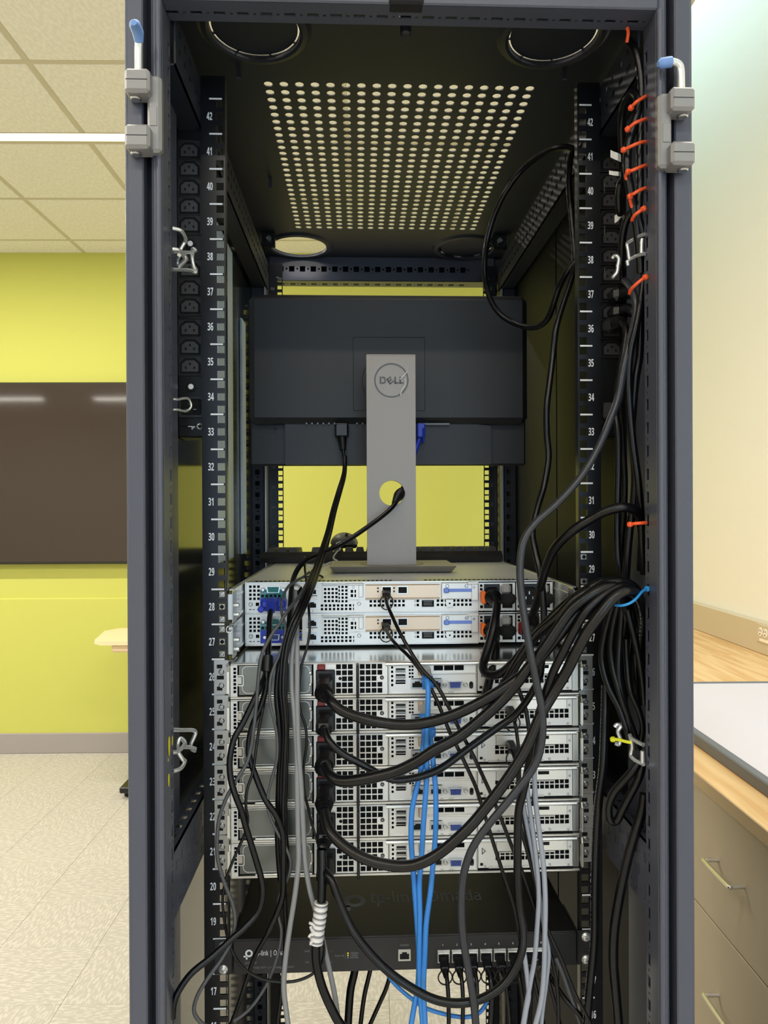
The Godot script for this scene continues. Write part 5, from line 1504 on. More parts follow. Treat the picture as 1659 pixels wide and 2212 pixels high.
func cables() -> void:
	var yu := func(n: float) -> float: return YB + n * U
	var o: Node3D
	# --- the six lower power cords
	psu_cord("thick black cord from the uppermost lower server, sweeping right below its vent grid", yu.call(25.47), 0.0062, M.jacket, pts([-969, 14021, 720, -900, 13973, 850, -781, 13894, 920, -537, 13823, 1000, -222, 13776, 1050, 73, 13786, 1100, 419, 13879, 1150, 756, 14044, 1200, 1112, 14274, 1250, 1329, 14473, 1300, 1606, 14812, 1350, 1885, 15189, 1400, 2075, 15350, 1400, 2295, 15399, 1350, 2504, 15314, 1200, 2662, 15131, 1000, 2781, 14830, 800, 2809, 14425, 700, 2870, 13954, 600]))
	o = psu_cord("thinner black cord from the second lower server, rising far up to the right rail", yu.call(24.47), 0.0043, M.jacket, pts([-994, 13606, 700, -936, 13506, 800, -784, 13380, 850, -570, 13269, 880, -272, 13110, 900, -90, 13086, 900, 179, 13135, 900, 395, 13233, 900, 695, 13441, 880, 984, 13627, 850, 1208, 13755, 800, 1374, 13878, 700, 1511, 14028, 600, 1629, 14148, 450, 1684, 14366, 350, 1722, 14760, 300, 1725, 15107, 250, 1698, 15429, 200, 1665, 15681, 100, 1655, 15908, 0, 1741, 16207, -100, 1860, 16512, -200, 1937, 16882, -250, 1927, 17225, -300, 1928, 17565, -300, 1986, 17944, -350, 2046, 18328, -400, 2085, 18640, -400, 2188, 18967, -450, 2332, 19360, -500, 2386, 19631, -550, 2371, 20158, -600, 2328, 20667, -600, 2355, 21049, -600, 2453, 21191, -600]))
	psu_cord("thickest black cord from the third lower server, swinging up to the cord bundle", yu.call(23.47), 0.0064, M.jacket, pts([-995, 13192, 720, -936, 13136, 850, -805, 13102, 950, -540, 13156, 1050, -190, 13252, 1100, 52, 13380, 1150, 247, 13517, 1180, 516, 13664, 1200, 778, 13873, 1220, 1044, 14131, 1250, 1277, 14438, 1300, 1471, 14702, 1350, 1705, 15064, 1400, 1884, 15236, 1450, 2058, 15335, 1450, 2225, 15354, 1400, 2397, 15316, 1300, 2580, 15171, 1100, 2685, 14847, 900, 2699, 14381, 750, 2790, 13842, 600]))
	o = psu_cord("black cord with printed white dashes from the fourth lower server, dipping low", yu.call(22.47), 0.0062, M.jacket_print, pts([-1008, 12663, 720, -970, 12567, 850, -903, 12488, 950, -758, 12394, 1050, -555, 12312, 1150, -339, 12264, 1200, -105, 12258, 1250, 86, 12315, 1300, 305, 12442, 1320, 557, 12670, 1350, 752, 12879, 1350, 1019, 13220, 1350, 1236, 13558, 1350, 1407, 13938, 1350, 1541, 14165, 1350, 1677, 14420, 1400, 1765, 14632, 1450, 1877, 14871, 1500, 2028, 15107, 1550, 2154, 15255, 1550, 2315, 15318, 1500, 2516, 15232, 1300, 2689, 14970, 1000, 2746, 14556, 800, 2859, 14066, 600]))
	o = psu_cord("black cord from the fifth lower server with a white spiral wrap", yu.call(21.47), 0.0052, M.jacket, pts([-1034, 12192, 680, -1032, 11915, 750, -1041, 11649, 800, -1062, 11451, 820, -1100, 11183, 840, -1105, 11066, 850, -1089, 10911, 860, -1030, 10697, 880, -940, 10494, 900, -823, 10291, 920, -638, 10067, 900]))
	var wr := pts([-1041, 11639, 810, -1056, 11494, 830, -1078, 11350, 840, -1099, 11189, 850])
	var sp := bend(wr, 12)
	var rad := []
	for k in sp.size(): rad.append(0.0081 if k % 5 < 3 else 0.0060)
	var wp := part("spiral_wrap", MB.new().tube(sp, rad, 14), M.wrap_white, o, "white spiral wrap")
	part("wrap_groove", MB.new().tube(bend(wr, 3), 0.0069, 14), M.jacket_grey, wp)
	for q in [pts([-1113, 11406, 880, -1143, 11440, 900, -1168, 11463, 920]), pts([-1123, 11353, 880, -1149, 11376, 900, -1158, 11415, 920]), pts([-1129, 11299, 880, -1160, 11317, 900, -1180, 11298, 920]), pts([-1124, 11224, 880, -1155, 11227, 900, -1159, 11212, 920])]:
		part("wrap_end", MB.new().tube(bend(q, 3), 0.0016, 6), M.wrap_white, wp)
	psu_cord("black cord from the lowest server, making a wide loop below the network switch", yu.call(20.47), 0.0047, M.jacket, pts([-1017, 11955, 700, -976, 11951, 780, -909, 11894, 850, -816, 11694, 950, -684, 11463, 1050, -512, 11247, 1100, -291, 11043, 1150, -35, 10882, 1200, 218, 10775, 1250, 464, 10756, 1300, 727, 10789, 1300, 954, 10911, 1300, 1103, 11068, 1280, 1209, 11278, 1250, 1237, 11475, 1200, 1208, 11713, 1150, 1195, 12012, 1120, 1200, 12212, 1100, 1201, 12396, 1100, 1208, 12773, 1120, 1255, 13030, 1150, 1307, 13281, 1180, 1350, 13558, 1200, 1391, 13832, 1250, 1472, 14153, 1300, 1553, 14420, 1350, 1637, 14623, 1400, 1766, 14904, 1450, 1878, 15111, 1500, 2035, 15255, 1500, 2211, 15344, 1450, 2362, 15352, 1350, 2564, 15224, 1100, 2708, 14955, 900, 2733, 14546, 750, 2825, 14067, 600]))
	# --- cords of the two upper servers
	o = cable("black cord from the topmost server's supply, looping down and back up to the bundle", "power cords of the upper servers", 0.0055, M.jacket, pts([1235, 14989, -400, 1227, 14929, -200, 1163, 14777, 0, 1102, 14599, 100, 1023, 14424, 200, 964, 14306, 300, 940, 14242, 400, 968, 14202, 500, 1028, 14208, 600, 1120, 14268, 700, 1221, 14398, 800, 1346, 14591, 900, 1549, 14874, 1000, 1725, 15089, 1100, 1881, 15236, 1200, 2032, 15355, 1300, 2188, 15400, 1300, 2382, 15357, 1200, 2570, 15185, 1000, 2647, 14831, 800, 2640, 14427, 700, 2699, 13956, 600]), "power_cable", "power cord")
	plug(o, V(0.1289, 1.4999, -0.0780), V(0.1235, 1.5020, -0.0400), 0.020, 0.0175, 0.030, pts([1229, 15021, -500, 1233, 14987, -420, 1231, 14934, -250, 1195, 14852, -100]), 0.0055)
	o = cable("black cord from the second upper server, hanging straight down behind the first loop", "power cords of the upper servers", 0.0055, M.jacket, pts([1218, 14551, -450, 1207, 14472, -200, 1174, 14419, 0, 1115, 14273, 150, 1039, 14103, 300, 979, 13956, 400, 938, 13853, 500, 959, 13813, 600, 1013, 13906, 700, 1094, 14117, 800, 1177, 14297, 900, 1269, 14505, 1000, 1432, 14776, 1100, 1628, 14983, 1200, 1798, 15197, 1300, 1980, 15304, 1300, 2162, 15328, 1300, 2345, 15263, 1200, 2494, 15079, 1000, 2530, 14723, 800, 2539, 14372, 700, 2631, 13957, 600]), "power_cable", "power cord")
	plug(o, V(0.1274, 1.4540, -0.0780), V(0.1230, 1.4563, -0.0450), 0.020, 0.0175, 0.026, pts([1206, 14571, -520, 1218, 14545, -450, 1207, 14472, -200, 1174, 14419, 0]), 0.0055)
	o = cable("grey-black cord arching from the right post to the second upper server", "power cords of the upper servers", 0.0056, M.jacket, pts([1798, 14647, -600, 1737, 14818, -300, 1712, 15011, 0, 1689, 15270, 300, 1707, 15516, 500, 1754, 15741, 700, 1884, 15935, 900, 2081, 16086, 1000, 2235, 16181, 1100, 2409, 16223, 1150, 2572, 16180, 1100, 2671, 16067, 1000, 2773, 15872, 800, 2836, 15471, 600]), "power_cable", "power cord")
	plug(o, V(0.1829, 1.4508, -0.0780), V(0.1754, 1.4627, -0.0450), 0.022, 0.0175, 0.028, pts([1767, 14612, -500, 1767, 14702, -450, 1745, 14839, -280, 1712, 15011, 0]), 0.0055)
	# --- long cords from the right post
	cable("long black cord with white print, running from the upper right post over all servers", "long cords from the right post", 0.0043, M.jacket_print_light, pts([2586, 18922, 750, 2597, 18846, 850, 2593, 18697, 1000, 2606, 18512, 1050, 2583, 18326, 1050, 2529, 18114, 1050, 2463, 17832, 1050, 2403, 17513, 1050, 2294, 17234, 1080, 2147, 16909, 1100, 1933, 16581, 1150, 1654, 16283, 1200, 1399, 16072, 1250, 1256, 15883, 1280, 1199, 15643, 1300, 1198, 15338, 1320, 1236, 14984, 1350, 1299, 14582, 1380, 1359, 14277, 1380, 1410, 14022, 1380, 1419, 13768, 1380, 1377, 13515, 1380, 1294, 13338, 1380, 1161, 13163, 1380, 1012, 12983, 1380, 828, 12769, 1380, 669, 12554, 1380, 582, 12363, 1380, 535, 12162, 1380, 519, 11909, 1380, 523, 11656, 1380, 552, 11402, 1380, 597, 11142, 1380, 642, 10862, 1380, 671, 10577, 1380, 691, 10383, 1380]), "power_cable", "power cord")
	cable("thin black cord bowing in a large loop above and right of the monitor", "long cords from the right post", 0.0044, M.jacket, pts([2439, 21140, -600, 2334, 21240, -700, 2195, 21313, -900, 2039, 21341, -1200, 1870, 21279, -1500, 1680, 21054, -1700, 1546, 20782, -1900, 1455, 20459, -2000, 1410, 20132, -2000, 1416, 19806, -2000, 1483, 19465, -1900, 1607, 19222, -1800, 1800, 19054, -1700, 1966, 18940, -1500, 2090, 18910, -1300, 2174, 18986, -1100, 2207, 19162, -900, 2245, 19328, -800, 2292, 19469, -600, 2403, 19601, -500]), "power_cable", "power cord")
	cable("black cord running down inside the right post beside the outlets, upper length", "cords in the right post", 0.0043, M.jacket, pts([2505, 21538, 1100, 2546, 21369, 1200, 2590, 21139, 1220, 2610, 20880, 1220, 2606, 20579, 1200, 2594, 20215, 1200, 2598, 19850, 1200, 2581, 19501, 1200, 2631, 19311, 1180, 2684, 19000, 1100, 2662, 18736, 1100, 2623, 18472, 1100, 2580, 18260, 1100, 2533, 18038, 1080, 2517, 17779, 1050, 2521, 17514, 1050, 2542, 17195, 1050, 2573, 16892, 1050, 2620, 16541, 1050, 2671, 16169, 1000, 2707, 15770, 950, 2742, 15442, 900]), "power_cable", "power cord")
	cable("thick black cord doubled over in a hook shape near the top of the right post", "cords in the right post", 0.0050, M.jacket, pts([2626, 20516, 600, 2578, 20741, 700, 2538, 20878, 850, 2525, 20933, 1000, 2557, 20944, 1100, 2575, 20829, 1200, 2572, 20698, 1220, 2527, 20511, 1200, 2470, 20291, 1180, 2459, 20030, 1180, 2500, 19770, 1180, 2547, 19493, 1180, 2600, 19192, 1150, 2641, 18894, 1100]), "power_cable", "power cord")
	cable("black cord bulging left between the two paper labels and the wire hook", "cords in the right post", 0.0046, M.jacket, pts([2533, 20067, 900, 2527, 20059, 800, 2523, 19944, 750, 2546, 19801, 700, 2582, 19756, 650]), "power_cable", "power cord")
	cable("black cord leaving the strip below the lower paper label towards the hook", "cords in the right post", 0.0044, M.jacket, pts([2586, 19648, 1000, 2548, 19554, 900, 2547, 19403, 800, 2572, 19220, 700, 2598, 19116, 600]), "power_cable", "power cord")
	o = cable("black cord with an angled plug at unit 36, hanging straight down", "cords in the right post", 0.0042, M.jacket, pts([2652, 18500, 450, 2666, 18435, 550, 2663, 18304, 600, 2634, 18108, 600, 2581, 17863, 620, 2517, 17395, 650, 2526, 17111, 700, 2524, 16645, 700, 2512, 16280, 700, 2505, 15925, 700, 2520, 15576, 700, 2576, 15392, 700, 2590, 15237, 750]), "power_cable", "power cord")
	plug(o, V(0.2680, 1.8571, 0.0000), V(0.2643, 1.8511, 0.0300), 0.022, 0.020, 0.030, pts([2674, 18543, 200, 2660, 18527, 350, 2660, 18498, 460, 2666, 18424, 550]), 0.0055)
	for q in [["black angled plug in the outlet beside unit 37", 622], ["black plug in the outlet just below the bent wire hook", 655]]:
		var pg := thing("outlet_plug", q[0], "plug", V(0.272, 1.90, 0.01), "plugs in the right power strip")
		var a := V(0.2735, 1.0, 0.0)
		a.y = 1.893 if q[1] == 622 else 1.871
		part("plug_body", MB.new().xbox(aim(a + V(0.002, 0, 0.012), V(0.12, 0, 1)), V(0.024, 0.0185, 0.026), 0.005), M.black_plastic, pg)
		part("plug_neck", MB.new().tube(bend(PackedVector3Array([a + V(0.004, 0, 0.022), a + V(0.008, -0.002, 0.034), a + V(0.011, -0.010, 0.040)]), 6), [0.0088, 0.0078, 0.0086, 0.0074, 0.0082, 0.007, 0.0076, 0.0066, 0.007, 0.006, 0.0064, 0.0055, 0.005], 12), M.black_plastic, pg)
	cable("black cord twisting behind the long printed one, from the outlets to the lowest orange tie", "cords in the right post", 0.0046, M.jacket, pts([2702, 18661, 1000, 2671, 18356, 1020, 2661, 17966, 1000, 2617, 17698, 1000, 2583, 17345, 1000, 2566, 17078, 1000, 2628, 16632, 950, 2630, 16277, 900, 2598, 16039, 880, 2576, 15711, 850, 2571, 15380, 800]), "power_cable", "power cord")
	cable("black cord nearest the rail, from beside unit 34 past the lowest orange tie", "cords in the right post", 0.0036, M.jacket, pts([2665, 17733, 500, 2622, 17409, 550, 2638, 16992, 550, 2659, 16540, 550, 2646, 16145, 550, 2611, 15751, 550, 2638, 15412, 550]), "power_cable", "power cord")
	# --- cords below the blue tie
	cable("black cord below the blue tie, bowing farthest left", "cords below the blue tie", 0.0040, M.jacket, pts([2403, 15213, 1000, 2362, 15050, 900, 2308, 14709, 800, 2297, 14413, 750, 2351, 14127, 800, 2459, 13882, 850, 2533, 13640, 900, 2582, 13466, 900]), "power_cable", "power cord")
	cable("black cord below the blue tie, second from the left", "cords below the blue tie", 0.0040, M.jacket, pts([2430, 15186, 1000, 2400, 14958, 900, 2368, 14630, 850, 2389, 14357, 850, 2441, 14097, 900, 2533, 13824, 900, 2620, 13585, 900, 2658, 13410, 900]), "power_cable", "power cord")
	cable("black cord below the blue tie, in the middle of the five", "cords below the blue tie", 0.0040, M.jacket, pts([2457, 15186, 1000, 2464, 15024, 950, 2460, 14724, 900, 2442, 14362, 900, 2469, 14096, 900, 2550, 13764, 900, 2604, 13493, 900]), "power_cable", "power cord")
	cable("black cord below the blue tie, leaning right towards the post", "cords below the blue tie", 0.0040, M.jacket, pts([2478, 15196, 1000, 2505, 15063, 1000, 2607, 14655, 1000, 2676, 14295, 1000, 2728, 13938, 950]), "power_cable", "power cord")
	cable("black cord below the blue tie, ending behind the lower wire hook", "cords below the blue tie", 0.0038, M.jacket, pts([2550, 14677, 850, 2560, 14404, 850, 2578, 14095, 900, 2682, 13844, 900, 2725, 13626, 900, 2669, 13383, 900]), "power_cable", "power cord")
	cable("black cord hanging over the right rail from the lower servers to the bottom edge", "cords below the blue tie", 0.0052, M.jacket_print, pts([2428, 14047, 500, 2398, 13609, 550, 2355, 13069, 600, 2297, 12604, 600, 2260, 12143, 620, 2240, 11594, 640, 2226, 11048, 660, 2173, 10594, 680, 2131, 10220, 700, 2107, 9832, 700]), "power_cable", "power cord")
	cable("black cord making a tight shiny loop low in the right post", "cords below the blue tie", 0.0048, M.jacket, pts([2662, 13310, 1000, 2574, 13183, 1000, 2473, 13037, 950, 2382, 12889, 900, 2339, 12707, 850, 2355, 12554, 850, 2432, 12536, 850, 2491, 12709, 900, 2571, 12906, 950, 2639, 13096, 1000, 2683, 13256, 1000]), "power_cable", "power cord")
	cable("black cord curving from the lower right post down to the bottom edge", "cords below the blue tie", 0.0056, M.jacket, pts([2704, 12907, 1000, 2670, 12693, 1000, 2577, 12406, 1000, 2489, 12102, 1000, 2401, 11697, 1000, 2346, 11339, 1000, 2334, 10981, 1000, 2359, 10626, 1000, 2391, 10250, 1000, 2401, 10046, 1000]), "power_cable", "power cord")
	# --- left group
	o = cable("flat black cord hanging from the monitor's power plug into the left cable bundle", "cables on the left side", 0.0026, M.jacket, pts([-863, 17346, -3250, -831, 17142, -3200, -838, 16857, -3100, -929, 16535, -2900, -1009, 16222, -2500, -1072, 15897, -2000, -1127, 15670, -1500, -1174, 15492, -1100, -1209, 15345, -600, -1243, 15215, 0, -1302, 15076, 300, -1364, 14928, 450, -1432, 14768, 500, -1489, 14555, 550, -1514, 14340, 580, -1525, 14058, 600, -1498, 13793, 600, -1488, 13572, 600, -1500, 13351, 600, -1518, 13020, 600, -1525, 12689, 600, -1538, 12358, 600, -1528, 12082, 600, -1502, 11805, 600, -1503, 11584, 600, -1567, 11420, 620, -1685, 11193, 650, -1829, 10952, 680, -1925, 10690, 700, -2020, 10406, 720, -2113, 10165, 750, -2162, 10004, 750]))
	part("plug", MB.new().cbox(V(-0.0988, 1.7715, -0.3450), V(-0.0750, 1.7471, -0.3220), 0.003), M.black_plastic, o)
	sleeve(o, pts([-872, 17498, -3320, -856, 17389, -3280, -847, 17223, -3220, -831, 17102, -3200]), 0.0046)
	cable("second flat black cord beside the monitor cord, running down the left bundle", "cables on the left side", 0.0025, M.jacket, pts([-815, 17142, -3200, -822, 16841, -3100, -906, 16519, -2900, -987, 16207, -2500, -1043, 15883, -2000, -1093, 15657, -1500, -1141, 15479, -1100, -1178, 15332, -600, -1208, 15203, 0, -1262, 15065, 300, -1328, 14920, 480, -1395, 14763, 540, -1451, 14553, 600, -1476, 14340, 630, -1486, 14059, 650, -1466, 13806, 650, -1456, 13576, 650, -1468, 13356, 650, -1480, 13027, 650, -1493, 12698, 650, -1494, 12369, 650, -1495, 12051, 650, -1481, 11721, 650, -1476, 11501, 650, -1471, 11227, 660, -1498, 10746, 680, -1530, 10427, 700, -1562, 10169, 720, -1573, 9963, 720]))
	cable("third flat black cord, on the right edge of the left bundle", "cables on the left side", 0.0022, M.jacket, pts([-800, 17146, -3250, -807, 16827, -3140, -883, 16504, -2940, -958, 16192, -2540, -1017, 15867, -2050, -1061, 15640, -1550, -1111, 15462, -1150, -1150, 15314, -650, -1182, 15179, -50, -1235, 15045, 280, -1303, 14892, 440, -1377, 14723, 500, -1441, 14508, 540, -1462, 14291, 560, -1466, 14019, 580, -1451, 13759, 580, -1447, 13454, 580, -1459, 13122, 580, -1472, 12680, 580, -1470, 12339, 560, -1456, 12032, 500, -1490, 11699, 450]))
	o = cable("black cable passing through the round hole of the monitor stand", "cables on the left side", 0.0037, M.jacket, pts([162, 16600, -2620, 105, 16489, -2450, 35, 16396, -2280, -31, 16276, -2150, -198, 16124, -2000, -547, 15879, -1800, -862, 15685, -1600, -1095, 15593, -1400, -1313, 15506, -1200, -1424, 15409, -1000, -1485, 15278, -800, -1490, 15150, -500, -1474, 15014, -200, -1459, 14877, 100, -1447, 14743, 350, -1483, 14536, 450, -1551, 14323, 500, -1578, 13994, 520, -1549, 13665, 540, -1533, 13335, 550, -1551, 13002, 550, -1564, 12669, 550, -1572, 12332, 540, -1567, 12034, 500, -1551, 11729, 450]))
	part("hole_plug", MB.new().tube(bend(pts([121, 16519, -2450, 69, 16442, -2350, 28, 16388, -2280, -15, 16306, -2170]), 3), [0.0062, 0.0072, 0.0085, 0.0088, 0.0085, 0.0075, 0.0066, 0.0058, 0.0052, 0.0045], 12), M.black_plastic, o)
	o = cable("black video cable with a ferrite bead and a blue plug in the topmost server", "cables on the left side", 0.0036, M.jacket, pts([-1757, 14947, -450, -1745, 14894, -300, -1739, 14790, -100, -1721, 14617, 100, -1714, 14407, 300, -1716, 14237, 380, -1719, 14051, 450, -1767, 13863, 520, -1847, 13682, 580, -1889, 13528, 600, -1903, 13365, 620, -1884, 13261, 640, -1843, 13147, 660, -1776, 12978, 680, -1688, 12788, 700, -1580, 12628, 700, -1510, 12458, 700, -1489, 12293, 700, -1491, 11966, 700, -1497, 11693, 700, -1556, 11498, 720, -1661, 11279, 750]))
	part("ferrite_bead", MB.new().tube(pts([-1713, 14415, 310, -1712, 14404, 315, -1712, 14251, 370, -1716, 14231, 380]), [0.006, 0.0076, 0.0076, 0.006], 16), M.black_plastic, o, "black ferrite bead")
	var vp := part("video_plug", MB.new().cbox(V(-0.1911, 1.5001, -0.0780), V(-0.1573, 1.4880, -0.0520), 0.003), M.vga_blue, o, "bright blue video plug")
	part("plug_neck", MB.new().tube(bend(pts([-1750, 14959, -550, -1746, 14946, -460, -1747, 14921, -370, -1743, 14884, -280]), 3), [0.0085, 0.008, 0.0084, 0.0076, 0.0078, 0.007, 0.007, 0.006, 0.006, 0.005], 14), M.vga_blue, vp)
	for q in [V(-0.1909, 1.4870, -0.0660), V(-0.1632, 1.4880, -0.0660)]: part("thumb_screw", MB.new().cyl(T(q + V(0, 0, -0.004)), 0.0046, 0.016, 10, 0.001), M.vga_blue, vp)
	o = cable("blue video plug and short neck under the monitor, right of the column", "cables on the left side", 0.0042, M.vga_blue, pts([489, 17452, -3350, 463, 17378, -3340, 430, 17288, -3330, 382, 17152, -3350]), "video_cable", "cable")
	part("plug", MB.new().cbox(V(0.0444, 1.7719, -0.3480), V(0.0588, 1.7469, -0.3280), 0.002).cbox(V(0.0537, 1.7636, -0.3330), V(0.0566, 1.7366, -0.3220), 0.002), M.vga_blue, o)
	cable("thick black cable swinging from the left bundle out past the left post at the bottom", "cables on the left side", 0.0036, M.jacket, pts([-1792, 14702, -680, -1765, 14638, -300, -1740, 14531, -50, -1729, 14363, 140, -1732, 14202, 350, -1772, 14087, 550, -1846, 13935, 620, -1959, 13703, 700, -2041, 13560, 760, -2078, 13417, 800, -2091, 13247, 820, -2067, 13067, 840, -2012, 12902, 860, -1954, 12752, 860, -1902, 12558, 860, -1855, 12402, 860, -1787, 12171, 860, -1721, 11945, 880, -1709, 11774, 900, -1765, 11595, 920, -1904, 11463, 980, -2024, 11387, 1040, -2232, 11238, 1120, -2444, 11110, 1200, -2566, 10970, 1260, -2617, 10857, 1300, -2632, 10695, 1320]))
	cable("thin grey cable wandering through the left bundle, crossing the blank covers", "cables on the left side", 0.0018, M.jacket_dark_grey, pts([-1280, 15338, -900, -1341, 15301, -600, -1418, 15265, -400, -1510, 15207, -200, -1557, 15070, 100, -1536, 14930, 300, -1487, 14809, 400, -1490, 14654, 480, -1550, 14456, 550, -1589, 14367, 600, -1638, 14204, 650, -1641, 13949, 680, -1596, 13752, 700, -1559, 13549, 700, -1561, 13277, 700, -1632, 13005, 700, -1671, 12810, 700, -1656, 12640, 700, -1575, 12448, 700, -1468, 12249, 700, -1405, 12052, 680, -1441, 11857, 660, -1540, 11645, 660, -1553, 11449, 700, -1513, 11263, 720, -1545, 11031, 740, -1657, 10721, 760, -1795, 10501, 780, -1927, 10368, 800, -2057, 10294, 820]))
	cable("pale grey cable looping along the left rail and below it", "cables on the left side", 0.0022, M.jacket_dark_grey, pts([-1228, 15364, -900, -1280, 15226, -350, -1351, 15103, 50, -1462, 14975, 300, -1543, 14837, 400, -1626, 14730, 460, -1719, 14563, 520, -1770, 14394, 560, -1793, 14128, 600, -1810, 13874, 640, -1833, 13629, 680, -1863, 13418, 700, -1907, 13253, 740, -1997, 13107, 780, -2109, 12920, 820, -2189, 12725, 850, -2221, 12526, 880, -2219, 12237, 900, -2142, 11959, 920, -2049, 11713, 920, -2015, 11517, 940, -2051, 11325, 980, -2155, 11150, 1040, -2288, 10989, 1100, -2396, 10824, 1150, -2430, 10676, 1180, -2365, 10551, 1180, -2253, 10456, 1160]))
	o = cable("light grey cable, the left one of the pale pair hanging down the servers", "cables on the left side", 0.0031, M.jacket_grey, pts([-1446, 15112, -500, -1421, 14953, -200, -1398, 14804, 200, -1386, 14610, 400, -1401, 14377, 500, -1391, 14046, 560, -1361, 13791, 600, -1332, 13362, 640, -1325, 12992, 680, -1319, 12645, 700, -1313, 12381, 720, -1308, 12091, 740, -1345, 11738, 760, -1410, 11328, 780, -1458, 10985, 800, -1479, 10675, 820, -1446, 10371, 840, -1398, 10054, 850]), "network_cable")
	part("plug", MB.new().cbox(V(-0.1526, 1.5178, -0.0830), V(-0.1397, 1.5124, -0.0500), 0.0015), M.paper, o)
	cable("light grey cable, the right one of the pale pair hanging down the servers", "cables on the left side", 0.0031, M.jacket_grey, pts([-1413, 15049, -400, -1380, 14861, 0, -1351, 14674, 350, -1332, 14381, 520, -1327, 13923, 600, -1308, 13368, 660, -1281, 12991, 680, -1260, 12616, 700, -1250, 12370, 700, -1235, 12069, 700, -1178, 11702, 680, -1093, 11382, 660, -1013, 11017, 660, -947, 10731, 680, -882, 10408, 700, -824, 9939, 720]), "network_cable")
	cable("very thin black cable standing up behind the left bundle and falling past the network ports", "cables on the left side", 0.0016, M.jacket, pts([-1388, 15520, -1400, -1338, 15364, -900, -1270, 15207, -300, -1213, 14982, 200, -1192, 14729, 350, -1220, 14539, 450, -1273, 14364, 500, -1305, 14157, 520, -1312, 13934, 520, -1289, 13773, 540, -1233, 13611, 560, -1221, 13395, 580, -1254, 13154, 600, -1250, 12872, 600, -1206, 12666, 600, -1142, 12400, 600, -1073, 12164, 560]))
	cable("short thin black cable lying on the topmost server's lid", "cables on the left side", 0.0015, M.jacket, pts([-1122, 15209, -1500, -1165, 15246, -1400, -1288, 15252, -1200, -1423, 15248, -900, -1474, 15202, -600, -1493, 15112, -400]))
	cable("thin black cable crossing the left rail and sagging under the network switch", "cables on the left side", 0.0017, M.jacket, pts([-1728, 14190, 200, -1715, 14065, 350, -1736, 13879, 500, -1767, 13686, 600, -1787, 13540, 660, -1804, 13390, 700, -1837, 13144, 740, -1896, 12960, 780, -1910, 12779, 800, -1889, 12618, 800, -1919, 12466, 820, -2052, 12166, 860, -2130, 11949, 900, -2163, 11737, 900, -2138, 11465, 900, -2086, 11225, 900, -1996, 11018, 880, -1862, 10868, 860, -1674, 10769, 840, -1411, 10714, 800, -1202, 10754, 780, -1068, 10851, 760, -1014, 11001, 750, -1030, 11159, 740, -1070, 11273, 700]))
	# --- blue network cables
	o = cable("blue network cable hanging left of the three, from the second lower server", "blue network cables", 0.0032, M.jacket_blue, pts([182, 13724, 600, 186, 13626, 680, 170, 13474, 720, 149, 13269, 760, 131, 13140, 780, 79, 12947, 800, 22, 12685, 820, 9, 12386, 840, 23, 12121, 850, 48, 11764, 860, 73, 11407, 860, 93, 11045, 860, 81, 10684, 860, 31, 10400, 860, -35, 10019, 860]), "network_cable")
	rj45(o, V(0.0214, 1.3746, 0.0260), V(0, -0.45, 1).normalized(), M.jacket_blue)
	o = cable("blue network cable hanging in the middle, from the uppermost lower server", "blue network cables", 0.0032, M.jacket_blue, pts([223, 14157, 600, 231, 14065, 680, 219, 13807, 740, 198, 13547, 780, 200, 13282, 800, 198, 13126, 820, 184, 12923, 840, 154, 12570, 860, 123, 12133, 880, 100, 11865, 880, 103, 11515, 900, 96, 11161, 900, 94, 10710, 900, 119, 10393, 900, 145, 10043, 900]), "network_cable")
	rj45(o, V(0.0245, 1.4208, 0.0260), V(0.0, -0.45, 1).normalized(), M.jacket_blue)
	o = cable("blue network cable hanging right of the three, from the third lower server", "blue network cables", 0.0032, M.jacket_blue, pts([237, 13613, 550, 255, 13493, 700, 273, 13273, 780, 281, 13145, 800, 298, 12921, 840, 294, 12481, 860, 263, 12130, 880, 227, 11781, 900, 176, 11439, 920, 158, 11081, 920, 140, 10722, 920, 150, 10406, 920, 165, 10057, 920]), "network_cable")
	rj45(o, V(0.0254, 1.3624, 0.0260), V(0.05, -0.45, 1).normalized(), M.jacket_blue)
	cable("thin blue cable drooping in an arc behind the bottom cables", "blue network cables", 0.0024, M.jacket_blue, pts([-269, 10239, -200, -231, 10175, -100, -135, 10107, 0, 42, 10009, 100, 233, 9938, 200, 512, 9913, 300, 707, 9919, 350, 852, 9949, 350, 965, 10021, 300, 1054, 10136, 200]), "network_cable")
	# --- fibre cables
	o = cable("thin black fibre cable from the topmost server, running diagonally down to the right", "thin fibre cables", 0.0023, M.jacket, pts([-225, 15027, -500, -215, 14959, -300, -181, 14883, -100, -80, 14675, 200, 42, 14465, 350, 182, 14263, 500, 340, 14099, 600, 477, 13853, 700, 608, 13579, 780, 708, 13393, 800, 802, 13197, 820, 944, 12882, 840, 1056, 12607, 850, 1173, 12300, 860, 1303, 11972, 880, 1427, 11617, 900, 1519, 11335, 920, 1621, 11022, 940, 1674, 10759, 960, 1694, 10445, 980, 1687, 10069, 1000]), "fibre_cable")
	dac(o, V(-0.0213, 1.5065, -0.0820), V(0.06, -0.25, 1).normalized())
	o = cable("thin black fibre cable from the second upper server, running beside the first diagonal one", "thin fibre cables", 0.0023, M.jacket, pts([-227, 14601, -500, -192, 14548, -300, -120, 14484, -50, 49, 14359, 250, 215, 14155, 450, 350, 13899, 600, 484, 13562, 720, 574, 13388, 780, 658, 13209, 800, 768, 12964, 820, 851, 12705, 840, 939, 12408, 860, 1058, 12026, 880, 1178, 11656, 900, 1243, 11342, 920, 1293, 11051, 930, 1339, 10787, 940, 1352, 10525, 950, 1320, 10050, 960]), "fibre_cable")
	dac(o, V(-0.0221, 1.4619, -0.0820), V(0.06, -0.25, 1).normalized())
